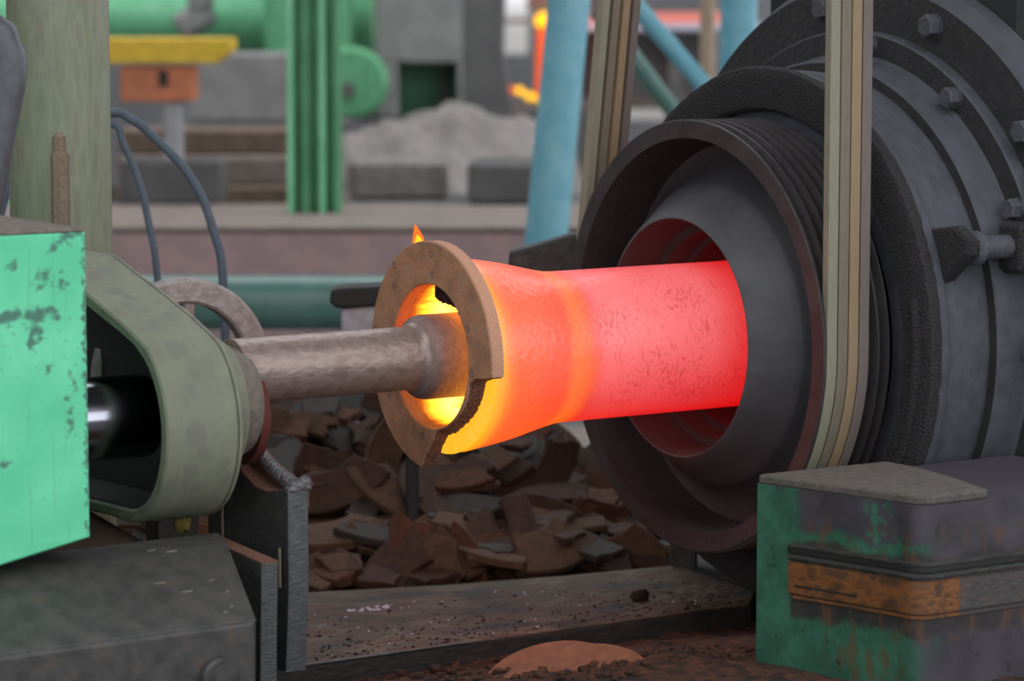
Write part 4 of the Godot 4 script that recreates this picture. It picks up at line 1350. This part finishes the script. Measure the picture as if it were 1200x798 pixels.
func build_near_background() -> void:
	# olive post behind the housing
	var t := thing("olive_post", "thick olive green steel post behind the mint housing", "post", Vector3(-0.408, 0.0, -0.79))
	var g := Geo.new()
	g.lathe([Vector2(0, 0), Vector2(0, 0.1045), Vector2(2.6, 0.1045), Vector2(2.6, 0.0)], 64, Transform3D(Basis(Vector3(0, 1, 0), Vector3(-1, 0, 0), Vector3(0, 0, 1)), Vector3.ZERO))
	part("column", g, M.post_green, t)
	g = Geo.new()
	g.bevel_box(Vector3(-0.045, 0.86, 0.098), Vector3(0.036, 0.40, 0.03), 0.010)
	g.bevel_box(Vector3(-0.045, 1.065, 0.096), Vector3(0.026, 0.06, 0.022), 0.008)
	part("latch_bar", g, M.pin_brown, t)
	# grey bent lever at the edge of view
	g = Geo.new()
	g.tube([Vector3(-0.82, 0.0, -0.66), Vector3(-0.79, 0.35, -0.66), Vector3(-0.75, 0.70, -0.52), Vector3(-0.705, 0.98, -0.46), Vector3(-0.685, 1.10, -0.462), Vector3(-0.665, 1.20, -0.468), Vector3(-0.66, 1.25, -0.472), Vector3(-0.672, 1.30, -0.48), Vector3(-0.70, 1.335, -0.49)], [0.024, 0.024, 0.024, 0.026, 0.03, 0.037, 0.04, 0.036, 0.02], 20)
	single("grey_lever", g, M.grey_rubber, "smooth grey bent arm beside the olive post", "lever")
	# handwheel
	t = thing("handwheel", "grey cast handwheel standing upright behind the green yoke", "handwheel", Vector3(-0.331, 0.625, -0.4))
	g = Geo.new()
	g.lathe([Vector2(-0.014, 0.143), Vector2(-0.018, 0.148), Vector2(-0.018, 0.186), Vector2(-0.012, 0.193), Vector2(0.012, 0.193), Vector2(0.018, 0.186), Vector2(0.018, 0.148), Vector2(0.014, 0.143)], 96, Transform3D(Basis(Vector3.UP, -PI / 2), Vector3.ZERO))
	part("rim", g, M.wheel_grey, t)
	for k in 3:
		var a := deg_to_rad(84.0 + 120.0 * k)
		g = Geo.new()
		g.bevel_box(Vector3.ZERO, Vector3(0.13, 0.03, 0.022), 0.006, Transform3D(Basis(Vector3.BACK, a), Vector3(cos(a), sin(a), 0) * 0.10))
		part("spoke", g, M.wheel_grey, t)
	g = Geo.new()
	g.lathe([Vector2(-0.03, 0.0), Vector2(-0.03, 0.045), Vector2(0.03, 0.045), Vector2(0.03, 0.0)], 32, Transform3D(Basis(Vector3.UP, -PI / 2), Vector3.ZERO))
	part("hub", g, M.wheel_grey, t)
	# pedestal that carries the wheel, low behind the yoke
	g = Geo.new()
	g.bevel_box(Vector3(-0.331, 0.30, -0.45), Vector3(0.10, 0.60, 0.05), 0.006)
	single("wheel_bracket", g, M.black_oil_shade, "black bracket carrying the grey handwheel", "bracket")
	# cables
	g = Geo.new()
	g.tube(smooth([Vector3(-0.32, 0.02, -1.53), Vector3(-0.30, 0.5, -1.52), Vector3(-0.224, 0.94, -1.478), Vector3(-0.15, 1.05, -1.44), Vector3(-0.03, 1.10, -1.355), Vector3(0.012, 1.088, -1.325), Vector3(0.055, 1.048, -1.296), Vector3(0.122, 0.952, -1.239), Vector3(0.156, 0.836, -1.201), Vector3(0.167, 0.71, -1.176), Vector3(0.165, 0.4, -1.17), Vector3(0.15, 0.02, -1.16)]), 0.0105, 12)
	single("thick_cable", g, M.cable_blue, "thick blue grey cable arching down behind the handwheel", "cable")
	g = Geo.new()
	g.tube(smooth([Vector3(-0.25, 0.02, -1.50), Vector3(-0.24, 0.5, -1.48), Vector3(-0.18, 0.95, -1.43), Vector3(-0.09, 1.06, -1.375), Vector3(-0.02, 1.075, -1.34), Vector3(-0.006, 1.039, -1.334), Vector3(0.017, 0.961, -1.308), Vector3(0.032, 0.865, -1.285), Vector3(0.042, 0.72, -1.258), Vector3(0.05, 0.4, -1.25), Vector3(0.05, 0.02, -1.25)]), 0.0085, 12)
	single("thin_cable", g, M.cable_blue, "thinner blue grey cable hanging straighter beside the thick one", "cable")
	# capped block behind the flange
	t = thing("capped_stand", "pale grey stand with a dark hooked cap behind the flange plate", "stand", hall(-0.17, 0.0, 1.12), HALL)
	g = Geo.new()
	g.bevel_box(Vector3(0.0, 0.625, 0), Vector3(0.12, 0.09, 0.1), 0.006)
	part("stand_head", g, M.pale_block, t)
	g = Geo.new()
	g.bevel_box(Vector3(0.10, 0.30, 0), Vector3(0.03, 0.62, 0.03), 0.004)
	g.bevel_box(Vector3(0.08, 0.61, 0), Vector3(0.07, 0.03, 0.03), 0.004)
	part("stand_leg", g, M.black_oil_shade, t)
	g = Geo.new()
	g.prism([Vector2(-0.085, 0.675), Vector2(-0.082, 0.700), Vector2(-0.06, 0.706), Vector2(0.075, 0.712), Vector2(0.075, 0.672), Vector2(-0.045, 0.66), Vector2(-0.072, 0.662)], -0.06, 0.06, 0.005)
	part("cap", g, M.black_oil_shade, t)
	# dark bracket beside the pulley
	g = Geo.new()
	g.prism([Vector2(-0.075, 0.0), Vector2(-0.07, 0.04), Vector2(-0.03, 0.05), Vector2(0.07, 0.08), Vector2(0.36, 0.085), Vector2(0.36, -0.0), Vector2(0.09, -0.005), Vector2(-0.02, -0.012)], -0.04, 0.04, 0.006)
	g.bevel_box(Vector3(0.325, -0.38, 0), Vector3(0.06, 0.76, 0.07), 0.006)
	single("guard_bracket", g, M.plate_steel, "dark steel guard bracket jutting out behind the pulley's rim", "bracket", hall(0.225, 0.757, 1.0), HALL)
	# little corrugated green tray behind the heap
	t = thing("corrugated_tray", "small green corrugated tray behind the scrap heap", "tray", hall(-0.43, 0.0, 2.55), HALL)
	g = Geo.new()
	for k in 9:
		g.tube([Vector3(-0.16 + 0.036 * k, 0.10, 0), Vector3(-0.16 + 0.036 * k, 0.30, 0)], 0.017, 10)
	part("corrugation", g, M.corrug_green, t).set_meta("kind", "stuff")
	g = Geo.new()
	g.bevel_box(Vector3(0, 0.05, -0.09), Vector3(0.42, 0.1, 0.22), 0.005)
	part("tray_base", g, M.fin_green, t)
	# yellow and black odds under the yoke
	g = Geo.new()
	g.lump(Vector3.ZERO, Vector3(0.018, 0.024, 0.014), noise(85, 0.05, 3), 0.5, 8, 12)
	single("yellow_lump", g, M.dull_yellow, "small dirty yellow lump under the green yoke", "scrap piece", Vector3(-0.51, 0.40, -0.05))
	# patch of pale concrete kerb behind the heap
	g = Geo.new()
	g.bevel_box(Vector3(0, 0.03, 0), Vector3(0.5, 0.06, 0.9), 0.02)
	single("concrete_pad", g, M.bed_top, "pale concrete pad on the floor behind the scrap heap", "pad", hall(0.42, 0.0, 2.9), HALL)

func smooth(pts: Array) -> Array:
	var c := Curve3D.new()
	for i in pts.size():
		var d: Vector3 = (pts[mini(i + 1, pts.size() - 1)] - pts[maxi(i - 1, 0)]) * 0.2
		c.add_point(pts[i], -d, d)
	c.bake_interval = 0.02
	return Array(c.get_baked_points())

func bg(called: String, label: String, category: String, s0: float, s1: float, y0: float, y1: float, q: float, depth: float, m: Material, bev := 0.01, twist := 0.0) -> MeshInstance3D:
	# a block whose front face stands at q, from s0 to s1 and y0 to y1
	var g := Geo.new()
	g.bevel_box(Vector3(0, (y1 - y0) * 0.5, 0), Vector3(s1 - s0, y1 - y0, depth), bev)
	return single(called, g, m, label, category, hall((s0 + s1) * 0.5, y0, q + depth * 0.5), HALL + twist)

func build_far_background() -> void:
	var g := Geo.new()
	var t := thing("long_bed", "long low machine bed with a pinkish grey side, behind the flange", "machine bed", hall(-0.6, 0.0, 5.07), HALL)
	g.bevel_box(Vector3(0, 0.25, -0.55), Vector3(2.4, 0.52, 1.1), 0.012)
	part("bed_side", g, M.bed_pink, t)
	g = Geo.new()
	g.bevel_box(Vector3(0, 0.520, -0.55), Vector3(2.44, 0.02, 1.13), 0.006)
	part("bed_top", g, M.bed_top, t)
	# teal pipe lying before the bed
	g = Geo.new()
	g.tube([Vector3(-0.9, 0, 0), Vector3(0, 0, 0), Vector3(0.55, 0, 0)], 0.085, 32)
	for x in [-0.7, 0.45]:
		g.bevel_box(Vector3(x, -0.2, 0), Vector3(0.08, 0.42, 0.1), 0.005)
	single("teal_pipe", g, M.teal_pipe, "fat teal pipe on low supports before the machine bed", "pipe", hall(-0.45, 0.409, 3.6), HALL)
	# finned green column on the bed
	t = thing("finned_column", "tall green steel column with upright fins standing on the machine bed", "column", hall(-0.587, 0.53, 5.72), HALL)
	g = Geo.new()
	g.bevel_box(Vector3(0, 0.75, -0.06), Vector3(0.20, 1.5, 0.04), 0.004)
	part("web", g, M.fin_green, t)
	for x in [-0.088, -0.03, 0.032, 0.085]:
		g = Geo.new()
		g.prism([Vector2(0.0, 0.0), Vector2(0.10, 0.0), Vector2(0.055, 1.5), Vector2(0.0, 1.5)], -0.011, 0.011, 0.002, Transform3D(Basis(Vector3(0, 0, 1), Vector3(0, 1, 0), Vector3(-1, 0, 0)), Vector3(x, 0, -0.06)))
		part("fin", g, M.bright_green if x > 0.0 and x < 0.05 or x < -0.05 else M.fin_green, t)
	# green drum
	g = Geo.new()
	g.lathe([Vector2(-1.3, 0), Vector2(-1.3, 0.21), Vector2(-1.26, 0.225), Vector2(0.9, 0.225), Vector2(0.96, 0.2), Vector2(0.98, 0.0)], 64)
	for x in [-1.0, 0.6]:
		g.bevel_box(Vector3(x, -0.6, 0), Vector3(0.12, 1.2, 0.3), 0.01)
	single("green_drum", g, M.bright_green, "long bright green drum high behind the finned column", "drum", hall(-1.53, 1.245, 10.4), HALL)
	g = Geo.new()
	g.bevel_box(Vector3(0, 0.35, 0), Vector3(0.12, 0.5, 0.12), 0.02)
	g.bevel_box(Vector3(0, 0.06, 0), Vector3(0.2, 0.14, 0.1), 0.03, Transform3D(Basis(Vector3.BACK, 0.5), Vector3.ZERO))
	single("hanging_hook", g, M.machine_grey, "blurred grey hook block hanging before the green drum", "hook", hall(-1.36, 1.16, 9.2), HALL)
	# yellow beam on a copper coloured head and a grey pedestal
	t = thing("pedestal_press", "grey pedestal press with a yellow beam across its orange brown head", "press", hall(-1.2, 0.53, 6.15), HALL)
	g = Geo.new()
	g.prism([Vector2(-0.30, 0.55), Vector2(0.20, 0.55), Vector2(0.265, 0.60), Vector2(0.265, 0.648), Vector2(-0.30, 0.648)], -0.25, 0.0, 0.006)
	part("yellow_beam", g, M.yellow_paint, t)
	g = Geo.new()
	g.bevel_box(Vector3(-0.03, 0.468, -0.12), Vector3(0.29, 0.135, 0.2), 0.008)
	part("head", g, M.copper_box, t)
	g = Geo.new()
	g.bevel_box(Vector3(-0.005, 0.49, -0.018), Vector3(0.036, 0.064, 0.012), 0.003)
	part("slot", g, M.black_oil_shade, t)
	g = Geo.new()
	g.bevel_box(Vector3(0.02, 0.26, -0.12), Vector3(0.07, 0.32, 0.1), 0.01)
	part("neck", g, M.pale_block, t)
	g = Geo.new()
	g.bevel_box(Vector3(0.02, 0.085, -0.12), Vector3(0.40, 0.17, 0.24), 0.012)
	part("base", g, M.machine_dark, t)
	bg("grey_cabinet", "blurred grey cabinet between the press and the finned column", "cabinet", -1.32, -0.84, 0.76, 1.07, 8.2, 0.5, M.machine_grey)
	bg("green_housing", "mid green machine housing with a dark notch behind the finned column", "machine", -1.02, -0.62, 0.86, 1.8, 8.8, 0.5, M.fin_green)
	# planks stacked on the bed and behind it
	for e in [["plank", "top brown timber baulk of the stack behind the press", 0.675, 0.78, M.plank_brown, 7.05], ["plank", "middle greyish timber baulk of the stack behind the press", 0.552, 0.672, M.bed_top, 7.0], ["plank", "bottom dark timber baulk of the stack behind the press", 0.42, 0.549, M.plank_brown, 6.95]]:
		bg("timber_baulk", e[1], "timber", -1.5, -0.72, e[2], e[3], e[5], 0.35, e[4], 0.012)
	bg("baulk_plinth", "dark plinth beneath the timber baulks", "plinth", -1.5, -0.72, 0.0, 0.42, 6.95, 0.4, M.machine_dark)
	bg("cabinet_plinth", "dark plinth beneath the blurred grey cabinet", "plinth", -1.32, -0.6, 0.0, 0.76, 8.2, 0.5, M.machine_dark)
	# round green cover
	t = thing("round_cover", "round green cover with a grey boss, beside the finned column", "cover", hall(-0.60, 0.919, 8.7), HALL)
	g = Geo.new()
	g.lathe([Vector2(0, 0), Vector2(0, 0.15), Vector2(0.03, 0.17), Vector2(0.10, 0.172), Vector2(0.10, 0.0)], 48, Transform3D(Basis(Vector3(0, 0, -1), Vector3(0, 1, 0), Vector3(1, 0, 0)), Vector3.ZERO))
	part("disc", g, M.fin_green, t)
	g = Geo.new()
	g.lathe([Vector2(-0.02, 0), Vector2(-0.02, 0.035), Vector2(0.02, 0.04), Vector2(0.02, 0.0)], 32, Transform3D(Basis(Vector3(0, 0, -1), Vector3(0, 1, 0), Vector3(1, 0, 0)), Vector3(-0.02, -0.03, 0)))
	part("boss", g, M.machine_dark, t)
	# big grey machine
	t = thing("grey_machine", "big blurred grey machine with a dark recess, above the flange", "machine", hall(-0.18, 0.0, 9.2), HALL)
	g = Geo.new()
	for e in [[-0.33, 0.105, 1.0, 2.1], [-0.33, -0.22, 0.74, 1.0], [0.07, 0.105, 0.74, 1.0]]:
		g.bevel_box(Vector3((e[0] + e[1]) * 0.5, (e[2] + e[3]) * 0.5, -0.4), Vector3(e[1] - e[0], e[3] - e[2], 0.8), 0.01)
	part("frame", g, M.machine_grey, t)
	g = Geo.new()
	g.bevel_box(Vector3(-0.075, 0.87, -0.5), Vector3(0.30, 0.27, 0.5), 0.005)
	part("recess_back", g, M.green_box_dark, t)
	g = Geo.new()
	g.prism([Vector2(-0.03, 0.74), Vector2(0.03, 0.74), Vector2(0.012, 0.98), Vector2(-0.01, 0.98)], -0.24, -0.1, 0.004)
	part("wedge", g, M.black_oil_shade, t)
	g = Geo.new()
	g.prism([Vector2(0.10, 0.70), Vector2(0.36, 0.70), Vector2(0.30, 1.0), Vector2(0.33, 2.1), Vector2(0.10, 2.1)], -0.7, 0.0, 0.01)
	part("column", g, M.machine_dark, t)
	g = Geo.new()
	g.bevel_box(Vector3(0, 0.37, -0.4), Vector3(0.8, 0.74, 0.8), 0.01)
	part("base", g, M.machine_dark, t)
	# grey rubble mound with two blocks
	var h := noise(86, 4.0, 4)
	g = Geo.new()
	g.ground(-0.75, 0.7, -0.6, 0.6, 60, 50, func(x: float, z: float) -> float: return maxf(0.0, 0.84 - 0.2 * absf(x * 1.3) - 0.9 * maxf(z, 0.0) - 0.9 * maxf(absf(x) - 0.5, 0.0) * 4.0 + h.get_noise_2d(x, z) * 0.07))
	var d := single("rubble_mound", g, M.grey_mound, "grey rubble mound behind the machine bed", "rubble", hall(-0.08, 0.0, 7.4), HALL)
	d.set_meta("kind", "stuff")
	bg("pale_block", "pale grey stone block lying before the rubble mound", "block", -0.50, -0.11, 0.53, 0.69, 6.35, 0.3, M.grey_mound, 0.02, 0.12)
	bg("bluish_block", "dark bluish grey block beside the leaning blue pipe", "block", 0.0, 0.27, 0.53, 0.70, 6.1, 0.35, M.machine_dark, 0.02, -0.1)
	bg("block_plinth", "low dark plinth carrying the grey blocks", "plinth", -0.5, 0.75, 0.0, 0.53, 6.2, 0.6, M.machine_dark)
	# leaning blue pipe
	g = Geo.new()
	g.tube([Vector3(2.1, 0.02, -2.838), Vector3(2.167, 0.603, -2.865), Vector3(2.274, 1.342, -2.899), Vector3(2.42, 2.4, -2.95)], 0.066, 32)
	single("blue_pipe", g, M.blue_pipe, "light blue steel pipe leaning slightly, beside the left belt run", "pipe")
	g = Geo.new()
	g.tube([hall(0.90, 0.0, 4.2), hall(0.90, 1.2, 4.2), hall(0.91, 2.6, 4.2)], 0.06, 32)
	single("blue_post", g, M.blue_pipe, "upright blue post just behind the dark casing's rim", "post")
	g = Geo.new()
	g.tube([hall(0.45, 1.46, 4.2), hall(0.58, 1.30, 4.18), hall(0.804, 1.04, 4.15), hall(0.93, 0.89, 4.13)], 0.03, 20)
	single("blue_brace", g, M.blue_pipe, "bright blue diagonal brace between the blue pipe and post", "brace")
	g = Geo.new()
	g.tube([hall(0.45, 1.30, 4.7), hall(0.562, 1.156, 4.66), hall(0.72, 0.945, 4.64), hall(0.95, 0.64, 4.6)], 0.03, 20)
	single("dull_brace", g, M.teal_pipe, "duller teal diagonal brace behind the bright blue one", "brace")
	g = Geo.new()
	g.tube([hall(0.92, 0.0, 6.2), hall(0.925, 1.2, 6.2), hall(0.93, 2.5, 6.2)], 0.03, 16)
	single("tan_pole", g, M.tan_pole, "slim tan pole behind the blue braces", "pole")
	# hot work far away
	t = thing("molten_trough", "far trough of molten metal with glowing orange lumps", "trough", hall(0.30, 0.0, 11.2), HALL)
	g = Geo.new()
	g.bevel_box(Vector3(0, 0.37, -0.2), Vector3(0.62, 0.70, 0.4), 0.02)
	part("trough_block", g, M.machine_dark, t)
	var nn := noise(87, 0.05, 3)
	for k in 5:
		g = Geo.new()
		g.lump(Vector3(-0.15 + 0.052 * k, 0.80 - 0.014 * k + 0.010 * sin(k * 2.0), -0.02), Vector3(0.024, 0.023, 0.024), nn, 0.25, 8, 12, Vector3(k * 40, 0, 0))
		part("glowing_lump", g, M.hot_orange if k == 0 or k == 4 else M.molten, t)
	g = Geo.new()
	g.tube([Vector3(0.022, 0.76, -0.02), Vector3(0.023, 0.95, -0.02), Vector3(0.026, 1.15, -0.02)], [0.03, 0.027, 0.026], 14)
	single("molten_stream_glow", g, M.hot_orange, "straight orange stream of molten metal falling into the far trough", "molten metal", hall(0.30, 0.0, 11.2), HALL)
	t = thing("pouring_spout", "far dark spout pouring bright molten metal", "spout", hall(0.37, 1.18, 11.25), HALL)
	g = Geo.new()
	g.bevel_box(Vector3(0.12, 0.10, -0.1), Vector3(0.5, 0.05, 0.14), 0.01)
	g.bevel_box(Vector3(0.33, -0.55, -0.12), Vector3(0.06, 1.26, 0.1), 0.01)
	part("spout_body", g, M.machine_dark, t)
	g = Geo.new()
	g.lump(Vector3(-0.03, 0.0, 0), Vector3(0.055, 0.05, 0.05), nn, 0.3, 10, 14)
	g.lump(Vector3(0.04, 0.02, 0.0), Vector3(0.05, 0.035, 0.04), nn, 0.3, 10, 14, Vector3(50, 0, 0))
	part("molten_flame", g, M.molten, t)
	g = Geo.new()
	g.bevel_box(Vector3(0.06, -0.08, 0), Vector3(0.08, 0.05, 0.05), 0.01)
	part("hot_glow", g, M.hot_orange, t)
	var ol := OmniLight3D.new()
	ol.name = "molten_light"
	ol.light_color = Color(1.0, 0.5, 0.1)
	ol.light_energy = 0.08
	ol.light_size = 0.05
	ol.omni_range = 14.0
	ol.omni_attenuation = 2.0
	ol.shadow_enabled = true
	ol.position = Vector3(0.0, 0.0, 0.12)
	t.add_child(ol)
	t = thing("roller_table", "far roller table carrying a long salmon hot bar", "roller table", hall(0.95, 0.0, 11.3), HALL)
	g = Geo.new()
	g.bevel_box(Vector3(0.05, 1.146, -0.1), Vector3(1.15, 0.036, 0.3), 0.005)
	part("table_top", g, M.pale_bar, t)
	g = Geo.new()
	for x in [-0.3, 0.12, 0.5]:
		g.bevel_box(Vector3(x, 0.56, -0.12), Vector3(0.08, 1.13, 0.2), 0.01)
	part("legs", g, M.machine_dark, t)
	g = Geo.new()
	g.bevel_box(Vector3(-0.1, 0.93, -0.2), Vector3(0.8, 0.36, 0.1), 0.01)
	part("apron", g, M.machine_dark, t)
	g = Geo.new()
	g.tube([Vector3(-0.52, 1.195, -0.05), Vector3(0.52, 1.195, -0.05)], 0.031, 16)
	single("hot_bar_glow", g, M.hot_salmon, "long glowing salmon bar lying on the far roller table", "hot bar", hall(0.95, 0.0, 11.3), HALL)
	g = Geo.new()
	g.tube([hall(0.02, 1.16, 13.0), hall(0.45, 1.165, 13.0)], 0.018, 12)
	single("pink_rail", g, M.bed_pink, "thin pinkish rail crossing the far bright window", "rail")
	bg("far_panel", "pale brownish hanging panel far behind the blue braces", "panel", 0.62, 1.7, 0.66, 0.82, 12.0, 0.3, M.bed_top)
